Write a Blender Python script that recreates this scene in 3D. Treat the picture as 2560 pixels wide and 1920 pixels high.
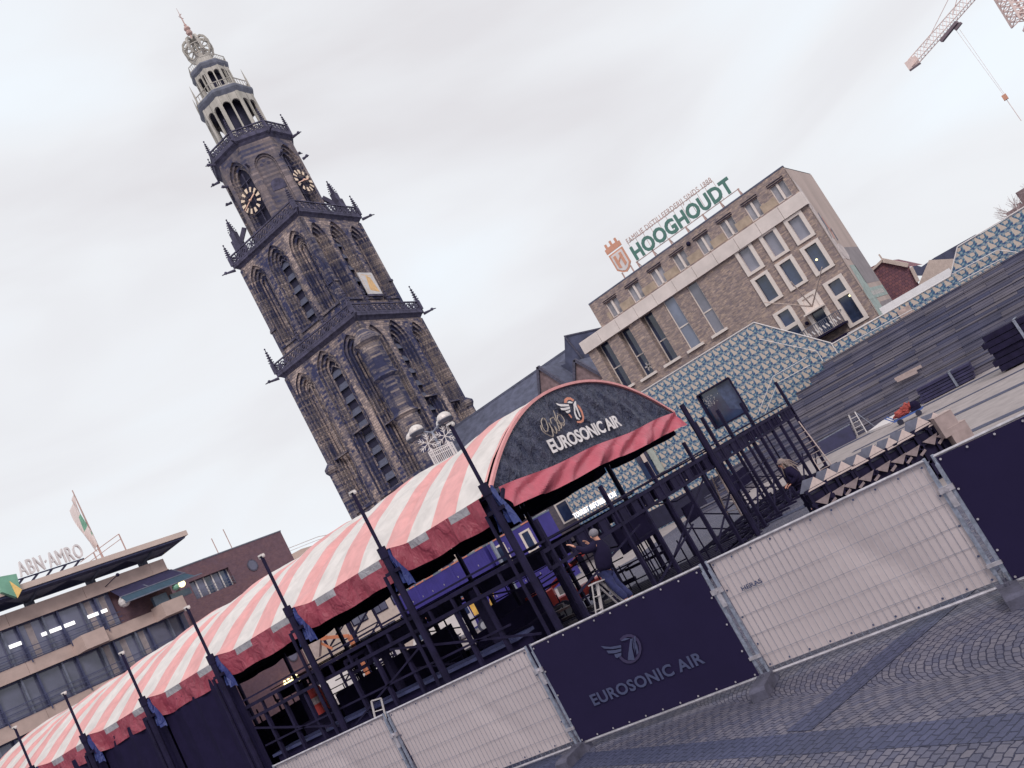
import bpy, math, random
from mathutils import Vector, Matrix
random.seed(7)
R = math.radians
for o in list(bpy.data.objects): bpy.data.objects.remove(o)
col = bpy.context.scene.collection
SC = bpy.context.scene
# ------------------------------------------------------------ camera
EYE = 3.6; FPX = 2238.0
_rho, _th, _az = R(29.02), R(9.27), R(31.82)
F0 = Vector((math.cos(_az), math.sin(_az), 0)); RT = Vector((math.sin(_az), -math.cos(_az), 0)); ZZ = Vector((0, 0, 1))
FW = F0*math.cos(_th) + ZZ*math.sin(_th); UP = -F0*math.sin(_th) + ZZ*math.cos(_th)
CX = RT*math.cos(_rho) - UP*math.sin(_rho); CY = RT*math.sin(_rho) + UP*math.cos(_rho); CZ = -FW
cam = bpy.data.cameras.new('camera'); cam.sensor_width = 36; cam.lens = FPX/2560*36
cam.clip_start = .1; cam.clip_end = 2000
co = bpy.data.objects.new('camera', cam); col.objects.link(co)
co.matrix_world = Matrix(((CX.x, CY.x, CZ.x, 0), (CX.y, CY.y, CZ.y, 0), (CX.z, CY.z, CZ.z, EYE), (0, 0, 0, 1)))
SC.camera = co
# ------------------------------------------------------------ world, sun, exposure
SC.view_settings.view_transform = 'Standard'; SC.view_settings.look = 'None'
SC.view_settings.gamma = 1; SC.view_settings.exposure = 0.0
SUN_EL, SUN_AZ = 38, 226
w = bpy.data.worlds.new('World'); SC.world = w; w.use_nodes = True
nt = w.node_tree; nt.nodes.clear()
def WN(t): return nt.nodes.new(t)
out = WN('ShaderNodeOutputWorld'); mixs = WN('ShaderNodeMixShader')
sky = WN('ShaderNodeTexSky'); sky.sky_type = 'NISHITA'; sky.sun_disc = False
sky.sun_elevation = R(SUN_EL); sky.sun_rotation = R(90-SUN_AZ)
b1 = WN('ShaderNodeBackground'); b1.inputs[1].default_value = .1
b2 = WN('ShaderNodeBackground'); b2.inputs[1].default_value = 1.0
tc = WN('ShaderNodeTexCoord'); mp = WN('ShaderNodeMapping'); mp.inputs[3].default_value = (1.2, 1.2, 3.6)
mp.inputs[2].default_value = (0.1, .06, .4)
n1 = WN('ShaderNodeTexNoise'); n1.inputs['Scale'].default_value = 1.7; n1.inputs['Detail'].default_value = 5; n1.inputs['Distortion'].default_value = .5
n1.inputs['Roughness'].default_value = .42
cr = WN('ShaderNodeValToRGB'); el = cr.color_ramp.elements
el[0].position = .33; el[0].color = (.785, .775, .805, 1); el[1].position = .68; el[1].color = (.91, .97, 1.03, 1)
e = el.new(.5); e.color = (.875, .89, .925, 1)
L = nt.links.new
L(tc.outputs['Generated'], mp.inputs[0]); L(mp.outputs[0], n1.inputs[0]); L(n1.outputs['Fac'], cr.inputs[0]); L(cr.outputs[0], b2.inputs[0])
L(sky.outputs[0], b1.inputs[0]); mixs.inputs[0].default_value = .97
L(b1.outputs[0], mixs.inputs[1]); L(b2.outputs[0], mixs.inputs[2]); L(mixs.outputs[0], out.inputs[0])
sl = bpy.data.lights.new('sun', 'SUN'); sl.energy = 1.5; sl.angle = R(18); sl.color = (1, .95, .90)
so = bpy.data.objects.new('sun', sl); col.objects.link(so)
sd = Vector((math.cos(R(SUN_AZ))*math.cos(R(SUN_EL)), math.sin(R(SUN_AZ))*math.cos(R(SUN_EL)), math.sin(R(SUN_EL))))
so.rotation_euler = (-sd).to_track_quat('-Z', 'Y').to_euler()

# ------------------------------------------------------------ helpers
def ray(px, py):
    dx, dy = px-1280, py-960
    u = dx*math.cos(_rho)-dy*math.sin(_rho); v = -dx*math.sin(_rho)-dy*math.cos(_rho)
    return RT*u + UP*v + FW*FPX
def on(px, py, x=None, y=None, z=None, d=None):
    r = ray(px, py); c = Vector((0, 0, EYE))
    if x is not None: t = x/r.x
    elif y is not None: t = y/r.y
    elif z is not None: t = (z-EYE)/r.z
    else: t = d/r.dot(F0)
    return c + r*t
def lerp(a, b, t): return a+(b-a)*t

class MB:
    def __init__(s, T=None): s.v = []; s.f = []; s.m = []; s.T = T
    def P(s, p):
        if s.T: O, U, V, N = s.T; p = O + U*p[0] + V*p[1] + N*p[2]
        s.v.append(tuple(p)); return len(s.v)-1
    def face(s, pts, mi=0): s.f.append([s.P(p) for p in pts]); s.m.append(mi)
    def idx(s, ids, mi=0): s.f.append(ids); s.m.append(mi)
    def box(s, x0, y0, z0, x1, y1, z1, mi=0):
        a = [s.P(p) for p in ((x0,y0,z0),(x1,y0,z0),(x1,y1,z0),(x0,y1,z0),(x0,y0,z1),(x1,y0,z1),(x1,y1,z1),(x0,y1,z1))]
        for q in ((0,3,2,1),(4,5,6,7),(0,1,5,4),(1,2,6,5),(2,3,7,6),(3,0,4,7)): s.idx([a[i] for i in q], mi)
        return s
    def bar(s, p, q, w, h=None, mi=0, up=ZZ):
        p, q = Vector(p), Vector(q); h = h or w; d = (q-p)
        if d.length < 1e-6: return s
        d.normalize()
        up = Vector(up)
        if abs(d.dot(up)) > .98: up = Vector((1, 0, 0))
        a = d.cross(up).normalized()*(w/2); b = a.cross(d).normalized()*(h/2)
        k = [s.P(x) for x in (p-a-b,p+a-b,p+a+b,p-a+b,q-a-b,q+a-b,q+a+b,q-a+b)]
        for t in ((0,3,2,1),(4,5,6,7),(0,1,5,4),(1,2,6,5),(2,3,7,6),(3,0,4,7)): s.idx([k[i] for i in t], mi)
        return s
    def tube(s, p, q, r, n=8, r2=None, mi=0, caps=True):
        p, q = Vector(p), Vector(q); r2 = r if r2 is None else r2; d = (q-p).normalized()
        up = Vector((1, 0, 0)) if abs(d.z) > .9 else ZZ
        a = d.cross(up).normalized(); b = a.cross(d)
        A = [s.P(p+(a*math.cos(t)+b*math.sin(t))*r) for t in [2*math.pi*i/n for i in range(n)]]
        B = [s.P(q+(a*math.cos(t)+b*math.sin(t))*r2) for t in [2*math.pi*i/n for i in range(n)]]
        for i in range(n): s.idx([A[i], A[(i+1)%n], B[(i+1)%n], B[i]], mi)
        if caps: s.idx(A[::-1], mi); s.idx(B, mi)
        return s
    def path(s, pts, r, n=6, mi=0):
        for a, b in zip(pts, pts[1:]): s.tube(a, b, r, n, mi=mi)
        return s
    def lathe(s, prof, n=16, c=(0, 0), rot=0, mi=0, cap=True):
        rings = []
        for r, z in prof:
            rings.append([s.P((c[0]+r*math.cos(rot+2*math.pi*i/n), c[1]+r*math.sin(rot+2*math.pi*i/n), z)) for i in range(n)])
        for A, B in zip(rings, rings[1:]):
            for i in range(n): s.idx([A[i], A[(i+1)%n], B[(i+1)%n], B[i]], mi)
        if cap: s.idx(rings[0][::-1], mi); s.idx(rings[-1], mi)
        return s
    def prism(s, poly, n0, n1, mi=0):
        A = [s.P((p[0], p[1], n0)) for p in poly]; B = [s.P((p[0], p[1], n1)) for p in poly]; k = len(poly)
        s.idx(A[::-1], mi); s.idx(B, mi)
        for i in range(k): s.idx([A[i], A[(i+1)%k], B[(i+1)%k], B[i]], mi)
        return s
    def ball(s, c, r, n=10, m=6, mi=0, sq=(1, 1, 1)):
        c = Vector(c); rings = []
        for j in range(m+1):
            t = math.pi*j/m - math.pi/2
            rings.append([s.P(c+Vector((r*sq[0]*math.cos(t)*math.cos(2*math.pi*i/n), r*sq[1]*math.cos(t)*math.sin(2*math.pi*i/n), r*sq[2]*math.sin(t)))) for i in range(n)])
        for A, B in zip(rings, rings[1:]):
            for i in range(n): s.idx([A[i], A[(i+1)%n], B[(i+1)%n], B[i]], mi)
        return s
    def build(s, name, mats, parent=None, smooth=False):
        me = bpy.data.meshes.new(name); me.from_pydata(s.v, [], s.f)
        mats = mats if isinstance(mats, (list, tuple)) else [mats]
        for m in mats: me.materials.append(m)
        for p, m in zip(me.polygons, s.m): p.material_index = m; p.use_smooth = smooth
        me.validate(); me.update()
        o = bpy.data.objects.new(name, me); col.objects.link(o)
        if parent is not None: setpar(o, parent)
        return o
def build_each(mb, name, mats, parent):
    # every bar of eight corners becomes a part of its own
    for k in range(0, len(mb.v), 8):
        s = MB(); s.v = mb.v[k:k+8]; s.f = [[i-k for i in f] for f in mb.f if f[0] >= k and f[0] < k+8]; s.m = [m for f, m in zip(mb.f, mb.m) if f[0] >= k and f[0] < k+8]
        s.build(name, mats, parent)
def setpar(o, parent):
    # geometry is given in world coordinates unless the thing is built around its own origin (flag local)
    o.parent = parent
    top = parent
    while top.parent: top = top.parent
    if not LOCAL.get(top.name) and parent.parent is None:
        o.matrix_parent_inverse = Matrix.Translation(-parent.location)
LOCAL = {}
def tag(o, label=None, cat=None, group=None, kind=None):
    if label: o['label'] = label
    if cat: o['category'] = cat
    if group: o['group'] = group
    if kind: o['kind'] = kind
    return o
def thing(name, label, cat, loc=(0, 0, 0), rz=0, group=None, local=False):
    o = bpy.data.objects.new(name, None); col.objects.link(o); o.empty_display_size = .3
    o.location = loc; o.rotation_euler = (0, 0, rz); LOCAL[o.name] = local
    return tag(o, label, cat, group)
def copy_tree(o, parent=None):
    c = o.copy(); col.objects.link(c)
    if parent: c.parent = parent
    for ch in o.children: copy_tree(ch, c)
    return c

# ------------------------------------------------------------ materials
def newmat(name):
    m = bpy.data.materials.new(name); m.use_nodes = True
    return m, m.node_tree, m.node_tree.nodes['Principled BSDF']
class NT:
    def __init__(s, t): s.t = t
    def n(s, k, **kw):
        x = s.t.nodes.new(k)
        for a, b in kw.items(): setattr(x, a, b)
        return x
    def l(s, a, b): s.t.links.new(a, b)
    def m(s, op, a, b=None, c=None):
        x = s.t.nodes.new('ShaderNodeMath'); x.operation = op
        for i, q in enumerate((a, b, c)):
            if q is None: continue
            if isinstance(q, (int, float)): x.inputs[i].default_value = q
            else: s.l(q, x.inputs[i])
        return x.outputs[0]
    def mix(s, f, a, b, mode='MIX'):
        x = s.t.nodes.new('ShaderNodeMix'); x.data_type = 'RGBA'; x.blend_type = mode
        for i, q in ((0, f), (6, a), (7, b)):
            if isinstance(q, (int, float)): x.inputs[i].default_value = q
            elif isinstance(q, tuple): x.inputs[i].default_value = (*q[:3], 1)
            else: s.l(q, x.inputs[i])
        return x.outputs[2]
    def noise(s, vec, scale, detail=3, rough=.5, dist=0):
        x = s.t.nodes.new('ShaderNodeTexNoise'); x.inputs['Scale'].default_value = scale; x.inputs['Detail'].default_value = detail
        x.inputs['Roughness'].default_value = rough; x.inputs['Distortion'].default_value = dist
        if vec: s.l(vec, x.inputs[0])
        return x.outputs['Fac']
    def ramp(s, f, a, b):
        x = s.t.nodes.new('ShaderNodeMapRange'); x.inputs[1].default_value = a; x.inputs[2].default_value = b; s.l(f, x.inputs[0]); return x.outputs[0]
    def bump(s, h, strength, dist, bs):
        x = s.t.nodes.new('ShaderNodeBump'); x.inputs['Strength'].default_value = strength; x.inputs['Distance'].default_value = dist
        s.l(h, x.inputs['Height']); s.l(x.outputs[0], bs.inputs['Normal'])
def mat(name, c, rough=.7, metal=0, var=.18, vs=3, bump=0, bs=12, bd=.02, emit=None, sp=.5, stretch=None, c2=None):
    m, t, b = newmat(name); n = NT(t)
    tc = n.n('ShaderNodeTexCoord').outputs['Object']
    if stretch:
        mp = n.n('ShaderNodeMapping'); mp.inputs[3].default_value = stretch; n.l(tc, mp.inputs[0]); tc = mp.outputs[0]
    nf = n.noise(tc, vs, 5, .6)
    lo = tuple(x*(1-var) for x in c); hi = c2 or tuple(min(1, x*(1+var)) for x in c)
    n.l(n.mix(n.ramp(nf, .32, .68), lo, hi), b.inputs['Base Color'])
    b.inputs['Roughness'].default_value = rough; b.inputs['Metallic'].default_value = metal
    b.inputs['Specular IOR Level'].default_value = sp
    if bump: n.bump(n.noise(tc, bs, 6, .6, .6), bump, bd, b)
    if emit: b.inputs['Emission Color'].default_value = (*c, 1); b.inputs['Emission Strength'].default_value = emit
    return m
def brick(name, c1, c2, mortar, bw, bh, ms=.02, dirt=None, dscale=.25, bias=0, bump=.4, rough=.9, big=None, stretch=(1, 1, 1), amt=.7, tint=None):
    m, t, b = newmat(name); n = NT(t)
    tc = n.n('ShaderNodeTexCoord').outputs['Object']
    s = n.n('ShaderNodeSeparateXYZ'); n.l(tc, s.inputs[0])
    cb = n.n('ShaderNodeCombineXYZ'); n.l(n.m('ADD', s.outputs[0], s.outputs[1]), cb.inputs[0]); n.l(s.outputs[2], cb.inputs[1])
    bt = n.n('ShaderNodeTexBrick'); n.l(cb.outputs[0], bt.inputs['Vector'])
    bt.inputs['Scale'].default_value = 1; bt.inputs['Brick Width'].default_value = bw; bt.inputs['Row Height'].default_value = bh
    bt.inputs['Mortar Size'].default_value = ms; bt.inputs['Mortar Smooth'].default_value = .3; bt.inputs['Bias'].default_value = bias
    bt.inputs['Color1'].default_value = (*c1, 1); bt.inputs['Color2'].default_value = (*c2, 1); bt.inputs['Mortar'].default_value = (*mortar, 1)
    c = bt.outputs['Color']
    if tint:   # every block takes one of five stone colours; soot favours the dark ones
        bt.inputs['Color1'].default_value = (1, 1, 1, 1); bt.inputs['Color2'].default_value = (0, 0, 0, 1); bt.inputs['Mortar'].default_value = (.3, .3, .3, 1)
        mp = n.n('ShaderNodeMapping'); mp.inputs[3].default_value = stretch; n.l(tc, mp.inputs[0])
        big = n.noise(mp.outputs[0], dscale, 6, .62, .4)
        f = n.m('ADD', n.m('MULTIPLY', c, .62), n.m('MULTIPLY', n.m('SUBTRACT', big, .5), 2.6)); f = n.m('ADD', f, tint)
        cr = n.n('ShaderNodeValToRGB'); cr.color_ramp.interpolation = 'CONSTANT'; el = cr.color_ramp.elements
        el[0].position = 0; el[0].color = (*dirt, 1); el[1].position = .26; el[1].color = (*[(x+y)/2 for x, y in zip(dirt, c2)], 1)
        for ps, cc in ((.42, c2), (.58, tuple((x+y)/2 for x, y in zip(c1, c2))), (.76, c1), (.93, tuple(min(1, x*1.3) for x in c1))): e = el.new(ps); e.color = (*cc, 1)
        n.l(f, cr.inputs[0]); c = n.mix(n.m('MULTIPLY', bt.outputs['Fac'], .75), cr.outputs[0], mortar)
    elif dirt:
        mp = n.n('ShaderNodeMapping'); mp.inputs[3].default_value = stretch; n.l(tc, mp.inputs[0])
        f = n.ramp(n.noise(mp.outputs[0], dscale, 7, .68, .4), .42, .6)
        c = n.mix(n.m('MULTIPLY', f, amt), c, dirt)
    f2 = n.noise(tc, 2.2, 4, .6)
    c = n.mix(.5, c, n.mix(n.ramp(f2, .3, .7), (.35,.35,.35), (1,1,1)), 'MULTIPLY') if False else c
    hv = n.n('ShaderNodeHueSaturation'); n.l(c, hv.inputs['Color']); n.l(n.m('ADD', n.m('MULTIPLY', f2, .7), .65), hv.inputs['Value'])
    n.l(hv.outputs[0], b.inputs['Base Color']); b.inputs['Roughness'].default_value = rough
    b.inputs['Specular IOR Level'].default_value = .3
    h = n.m('ADD', n.m('MULTIPLY', bt.outputs['Fac'], -1.0), n.m('MULTIPLY', n.noise(tc, 9, 4), .6))
    n.bump(h, bump, .03, b)
    return m

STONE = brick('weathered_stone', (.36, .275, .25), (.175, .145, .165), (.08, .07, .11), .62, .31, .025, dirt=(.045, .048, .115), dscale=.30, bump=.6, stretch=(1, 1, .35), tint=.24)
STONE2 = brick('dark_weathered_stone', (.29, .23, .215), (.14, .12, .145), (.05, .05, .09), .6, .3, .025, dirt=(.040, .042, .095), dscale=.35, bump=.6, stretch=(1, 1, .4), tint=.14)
SOOT = mat('sooty_stone', (.075, .068, .115), .95, var=.4, vs=1.4, bump=.5, bs=5, bd=.08)
OCTST = brick('octagon_stone', (.21, .165, .17), (.15, .125, .145), (.11, .095, .12), .7, .34, .012, dirt=(.07, .068, .12), dscale=.3, bump=.5, stretch=(1, 1, .5), tint=.22)
PALEST = mat('pale_lantern_stone', (.42, .39, .35), .85, var=.2, vs=.9, bump=.3, bs=4, bd=.05, stretch=(1, 1, .4), c2=(.54, .49, .45))
GREYTRIM = mat('lead_grey_trim', (.13, .135, .18), .7, var=.3, vs=1.2)
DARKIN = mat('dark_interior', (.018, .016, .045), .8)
LOUV = mat('slate_louvre', (.095, .10, .155), .6, var=.35, vs=2, stretch=(1, 1, 9), bump=.3, bs=3)
GOLD = mat('pale_gold', (.85, .66, .50), .45, 0, var=.12)
HAND = mat('gilt_hand', (.85, .52, .40), .4)
SUNDIAL = mat('painted_dial_board', (.62, .58, .58), .7, var=.1, vs=2)
SUNYEL = mat('dial_ochre_paint', (.72, .45, .22), .7)
BLACK = mat('black_steel', (.016, .0125, .038), .75, var=.3, sp=.15)
BLACKCLOTH = mat('black_cloth', (.016, .012, .040), .9, var=.12, sp=.1, bump=.3, bs=3, bd=.03)
GALV = mat('galvanised_steel', (.30, .32, .40), .45, .55, var=.3, vs=14)
GALVL = mat('bright_galvanised_tube', (.50, .46, .50), .4, .5, var=.25, vs=9)
WHITECL = mat('white_tarpaulin', (.53, .445, .455), .5, var=.03, vs=.9, bump=.25, bs=.9, bd=.08, stretch=(1, .8, .7))
BLACKCL = mat('black_banner_mesh', (.017, .012, .044), .85, sp=.15, var=.05, vs=2, bump=.1, bs=2)
LOGOG = mat('banner_grey_print', (.055, .062, .135), .8, var=.08)
LOGOP = mat('banner_purple_print', (.034, .024, .075), .8, var=.05)
CONC = mat('concrete_foot', (.085, .08, .12), .9, var=.35, vs=5, bump=.5, bs=18)
HANDW = mat('white_print', (.78, .72, .72), .6)
NAVYP = mat('navy_print', (.05, .06, .13), .7)
def cloth(name, c, bump=.5, bs=1.8, rough=.5, tr=0):
    m, t, b = newmat(name); n = NT(t)
    tc = n.n('ShaderNodeTexCoord').outputs['Object']
    mp = n.n('ShaderNodeMapping'); mp.inputs[3].default_value = (1, 1, .7); mp.inputs[2].default_value = (.3, .4, .6); n.l(tc, mp.inputs[0])
    nf = n.noise(mp.outputs[0], 2.2, 5, .55, .8)
    n.l(n.mix(n.ramp(nf, .3, .7), tuple(x*.86 for x in c), tuple(min(1, x*1.1) for x in c)), b.inputs['Base Color'])
    b.inputs['Roughness'].default_value = rough; b.inputs['Specular IOR Level'].default_value = .4
    h = n.noise(mp.outputs[0], bs, 5, .5, 1.5)
    n.bump(h, bump, .12, b)
    return m
ROOFR = cloth('red_roof_canvas', (.72, .34, .33), .15, 1.2); ROOFW = cloth('white_roof_canvas', (.68, .62, .595), .15, 1.2)
VALR = cloth('crimson_valance', (.32, .055, .085), .8, 2.6, .42); VALG = cloth('grey_valance_patch', (.36, .34, .37), .8, 2.6)
GABR = cloth('rose_gable_valance', (.50, .10, .14), .3, 2.2, .36); GABTRIM = cloth('rose_trim', (.70, .30, .30), .3, 3)
BLUEDR = cloth('blue_drape', (.035, .05, .20), .9, 3)
def gablecloth():
    m, t, b = newmat('charcoal_gable_sheet'); n = NT(t)
    tc = n.n('ShaderNodeTexCoord').outputs['Object']
    mp = n.n('ShaderNodeMapping'); mp.inputs[3].default_value = (1.1, 1, .35); mp.inputs[2].default_value = (0, R(40), 0); n.l(tc, mp.inputs[0])
    a = n.noise(mp.outputs[0], 3.0, 6, .6, 1.2); bb = n.noise(tc, 7, 5, .6, 1.0)
    n.l(n.mix(n.ramp(n.m('ADD', n.m('MULTIPLY', a, .6), n.m('MULTIPLY', bb, .4)), .42, .6), (.042, .05, .105), (.095, .095, .155)), b.inputs['Base Color'])
    b.inputs['Roughness'].default_value = .34
    n.bump(n.m('ADD', a, n.m('MULTIPLY', bb, .5)), 1.0, .3, b)
    return m
GABC = gablecloth()
BRICKH = brick('variegated_brown_brick', (.52, .38, .31), (.24, .185, .185), (.36, .29, .26), .34, .10, .010, dirt=(.20, .16, .19), dscale=2.6, bump=.5, stretch=(1, 1, 2.2), amt=.6)
BRICKHU = mat('bare_plaster_spandrel', (.42, .32, .25), .9, var=.2, vs=1.5)
CONCW = mat('pale_concrete_band', (.72, .62, .59), .8, var=.1, vs=.8, bump=.1)
FRAMEW = mat('cream_window_frame', (.74, .64, .60), .6, var=.05)
GLASSD = mat('dark_glass', (.03, .045, .10), .08, var=.5, vs=.5, sp=.9)
GLASSL = mat('reflecting_glass', (.17, .19, .27), .10, var=.35, vs=.35, sp=.9)
GLASSS = mat('sky_reflecting_glass', (.22, .215, .27), .12, var=.25, vs=.4, sp=.8)
CURT = mat('grey_curtained_glass', (.30, .29, .33), .35, var=.3, vs=.8)
GREEN = mat('bottle_green_paint', (.085, .20, .17), .5, var=.06); RUSTO = mat('coral_sign_paint', (.66, .32, .22), .6, var=.08); RUSTL = mat('pinkish_sign_steel', (.50, .33, .30), .6)
OFFW = mat('off_white', (.72, .66, .66), .6, var=.06)
ABNC = mat('pinkish_precast_panel', (.50, .37, .335), .85, var=.14, vs=.7, bump=.1)
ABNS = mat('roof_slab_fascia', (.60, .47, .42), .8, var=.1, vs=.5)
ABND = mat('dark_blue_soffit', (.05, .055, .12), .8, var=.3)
ABNG = mat('grey_column', (.15, .16, .22), .8); RAILD = mat('dark_railing', (.055, .06, .13), .6)
GLAB = mat('grey_office_glass', (.12, .12, .19), .15, var=.35, vs=.3, sp=.7)
LAMPW = mat('lit_ceiling_light', (1, .97, .95), .5, emit=1.0)
TEAL = mat('dark_green_awning', (.045, .085, .13), .8, var=.15); EMG = mat('emblem_green', (.19, .40, .29), .5, var=.2, vs=.8); EMY = mat('emblem_yellow', (.90, .58, .20), .5, var=.1)
REDB = brick('dark_red_brick', (.20, .105, .115), (.145, .08, .105), (.16, .11, .13), .25, .08, .01, bump=.2, rough=.95, dirt=(.13, .085, .12), amt=.5)
SLATE = mat('grey_slate', (.10, .105, .16), .85, var=.3, vs=.9, bump=.3, bs=6, stretch=(1, 1, 2))
DKSLATE = mat('dark_slate', (.07, .075, .13), .85, var=.35, vs=.7, bump=.3)
GABBR = mat('weathered_gable_brick', (.22, .15, .16), .9, var=.35, vs=1.5, bump=.4)
WOOD = None
CREAM = mat('cream_render', (.62, .50, .45), .85, var=.1); WHITEP = mat('white_sheet_metal', (.88, .83, .85), .6, var=.05)
BLUEC = mat('ultramarine_container_paint', (.050, .038, .24), .55, var=.15, vs=1.2, bump=.1); ORANGE = mat('orange_stripe', (.62, .22, .16), .6); CONTG = mat('grey_blue_container_edge', (.16, .19, .24), .6)
REDBAG = cloth('red_canvas', (.42, .08, .07), .9, 6, .8)
REDP = mat('machine_red', (.60, .075, .07), .4, var=.15); YEL = mat('machine_yellow', (.72, .42, .10), .45); BLUEM = mat('machine_blue', (.07, .13, .38), .45, var=.2); ORM = mat('lift_orange', (.55, .19, .10), .45)
TYRE = mat('tyre_rubber', (.03, .03, .06), .8); RIM = mat('grey_rim', (.32, .32, .36), .5); VANW = mat('van_white', (.74, .68, .68), .35, var=.05)
ALU = mat('ladder_aluminium', (.55, .50, .50), .4, .3, var=.15); LWOOD = mat('pale_timber', (.44, .34, .325), .8, var=.15, vs=6)
SKIN = mat('skin', (.62, .30, .22), .6, var=.08); HAIRG = mat('grey_hair', (.20, .17, .20), .9); DREAD = mat('blond_dreadlocks', (.26, .20, .19), .95, var=.4, vs=20)
JACK = mat('dark_work_jacket', (.015, .011, .036), .9, sp=.15); JEANS = mat('blue_jeans', (.024, .028, .105), .85, var=.3, vs=8)
LITW = mat('lit_white_letters', (1, .97, .98), .5, emit=.8); LITY = mat('lit_yellow_letters', (1, .86, .45), .5, emit=2.2)
GLOBE = mat('frosted_lamp_globe', (.66, .60, .58), .35, var=.15, vs=3); BARK = mat('bare_branch', (.42, .33, .33), .9); CRANE = mat('pale_crane_steel', (.80, .62, .58), .6, var=.1)  # one pale pinkish tone for both cranes
REDROOF = brick('red_roof_tiles', (.27, .12, .13), (.19, .09, .12), (.12, .07, .10), .3, .26, .02, bump=.6, rough=.9)

def planks():
    m, t, b = newmat('weathered_deck_planks'); n = NT(t)
    tc = n.n('ShaderNodeTexCoord').outputs['Object']; s = n.n('ShaderNodeSeparateXYZ'); n.l(tc, s.inputs[0])
    cb = n.n('ShaderNodeCombineXYZ'); n.l(s.outputs[1], cb.inputs[0]); n.l(n.m('ADD', s.outputs[2], n.m('MULTIPLY', s.outputs[0], .31)), cb.inputs[1])
    bt = n.n('ShaderNodeTexBrick'); n.l(cb.outputs[0], bt.inputs['Vector']); bt.inputs['Scale'].default_value = 1
    bt.inputs['Brick Width'].default_value = 2.3; bt.inputs['Row Height'].default_value = .145; bt.inputs['Mortar Size'].default_value = .010
    bt.inputs['Color1'].default_value = (.18, .16, .19, 1); bt.inputs['Color2'].default_value = (.07, .072, .13, 1); bt.inputs['Mortar'].default_value = (.018, .018, .05, 1)
    nn = n.noise(tc, .8, 5, .6); hv = n.n('ShaderNodeHueSaturation'); n.l(bt.outputs['Color'], hv.inputs['Color']); n.l(n.m('ADD', n.m('MULTIPLY', nn, .9), .6), hv.inputs['Value'])
    n.l(hv.outputs[0], b.inputs['Base Color']); b.inputs['Roughness'].default_value = .8
    n.bump(n.m('MULTIPLY', bt.outputs['Fac'], -1.0), .4, .02, b)
    return m
WOOD = planks()

def tiles():
    # repeating blue and cream ornament printed on the cladding, cell about 0.9 m
    m, t, b = newmat('blue_cream_ornament_cladding'); n = NT(t)
    tc = n.n('ShaderNodeTexCoord').outputs['Object']; s = n.n('ShaderNodeSeparateXYZ'); n.l(tc, s.inputs[0])
    wob = n.noise(tc, 3.2, 3, .6); wy = n.m('MULTIPLY', n.m('SUBTRACT', wob, .5), .16)
    W, H = .66, .58
    row = n.m('FLOOR', n.m('MULTIPLY', s.outputs[2], 1/H)); q = n.m('FRACT', n.m('MULTIPLY', n.m('ADD', s.outputs[2], wy), 1/H))
    uu = n.m('ADD', n.m('MULTIPLY', n.m('ADD', s.outputs[1], wy), 1/W), n.m('MULTIPLY', row, .37)); p = n.m('SUBTRACT', n.m('FRACT', uu), .5)
    ap = n.m('ABSOLUTE', n.m('ADD', p, n.m('MULTIPLY', n.m('SINE', n.m('MULTIPLY', q, 6.28)), .07)))
    bell = n.m('SUBTRACT', ap, n.m('ADD', .03, n.m('MULTIPLY', n.m('SUBTRACT', 1.0, q), .25)))          # <0 inside the bell
    bell = n.m('MAXIMUM', bell, n.m('SUBTRACT', n.m('ABSOLUTE', n.m('SUBTRACT', q, .5)), .36))
    p2 = n.m('SUBTRACT', n.m('ABSOLUTE', n.m('SUBTRACT', p, .04)), .46)
    blob = n.m('SUBTRACT', n.m('ADD', n.m('MULTIPLY', n.m('MULTIPLY', p2, p2), 1.6), n.m('POWER', n.m('SUBTRACT', q, .62), 2.0)), .028)
    mot = n.m('MINIMUM', bell, n.m('MULTIPLY', blob, 3.0))
    sp = n.m('MULTIPLY', n.m('SINE', n.m('ADD', n.m('MULTIPLY', uu, 12.566), n.m('MULTIPLY', q, 6.0))), n.m('COSINE', n.m('MULTIPLY', q, 12.566)))
    sp = n.m('ADD', sp, n.m('MULTIPLY', n.m('SUBTRACT', n.noise(tc, 9, 3), .5), 1.4))
    bg = n.mix(n.ramp(sp, -.55, -.35), (.30, .33, .37), (.07, .17, .26)); bg = n.mix(n.ramp(sp, .25, .4), bg, (.04, .065, .18))
    c3 = n.mix(n.ramp(mot, -.01, .035), (.56, .46, .40), bg)
    ln = n.m('ABSOLUTE', n.m('SUBTRACT', n.m('FRACT', n.m('ADD', n.m('MULTIPLY', s.outputs[2], 1/H), n.m('MULTIPLY', wob, .25))), .5))
    c4 = n.mix(n.m('MULTIPLY', n.ramp(ln, .465, .49), .6), c3, (.46, .46, .49))
    n.l(c4, b.inputs['Base Color']); b.inputs['Roughness'].default_value = .45
    return m
TILE = tiles()

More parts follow.
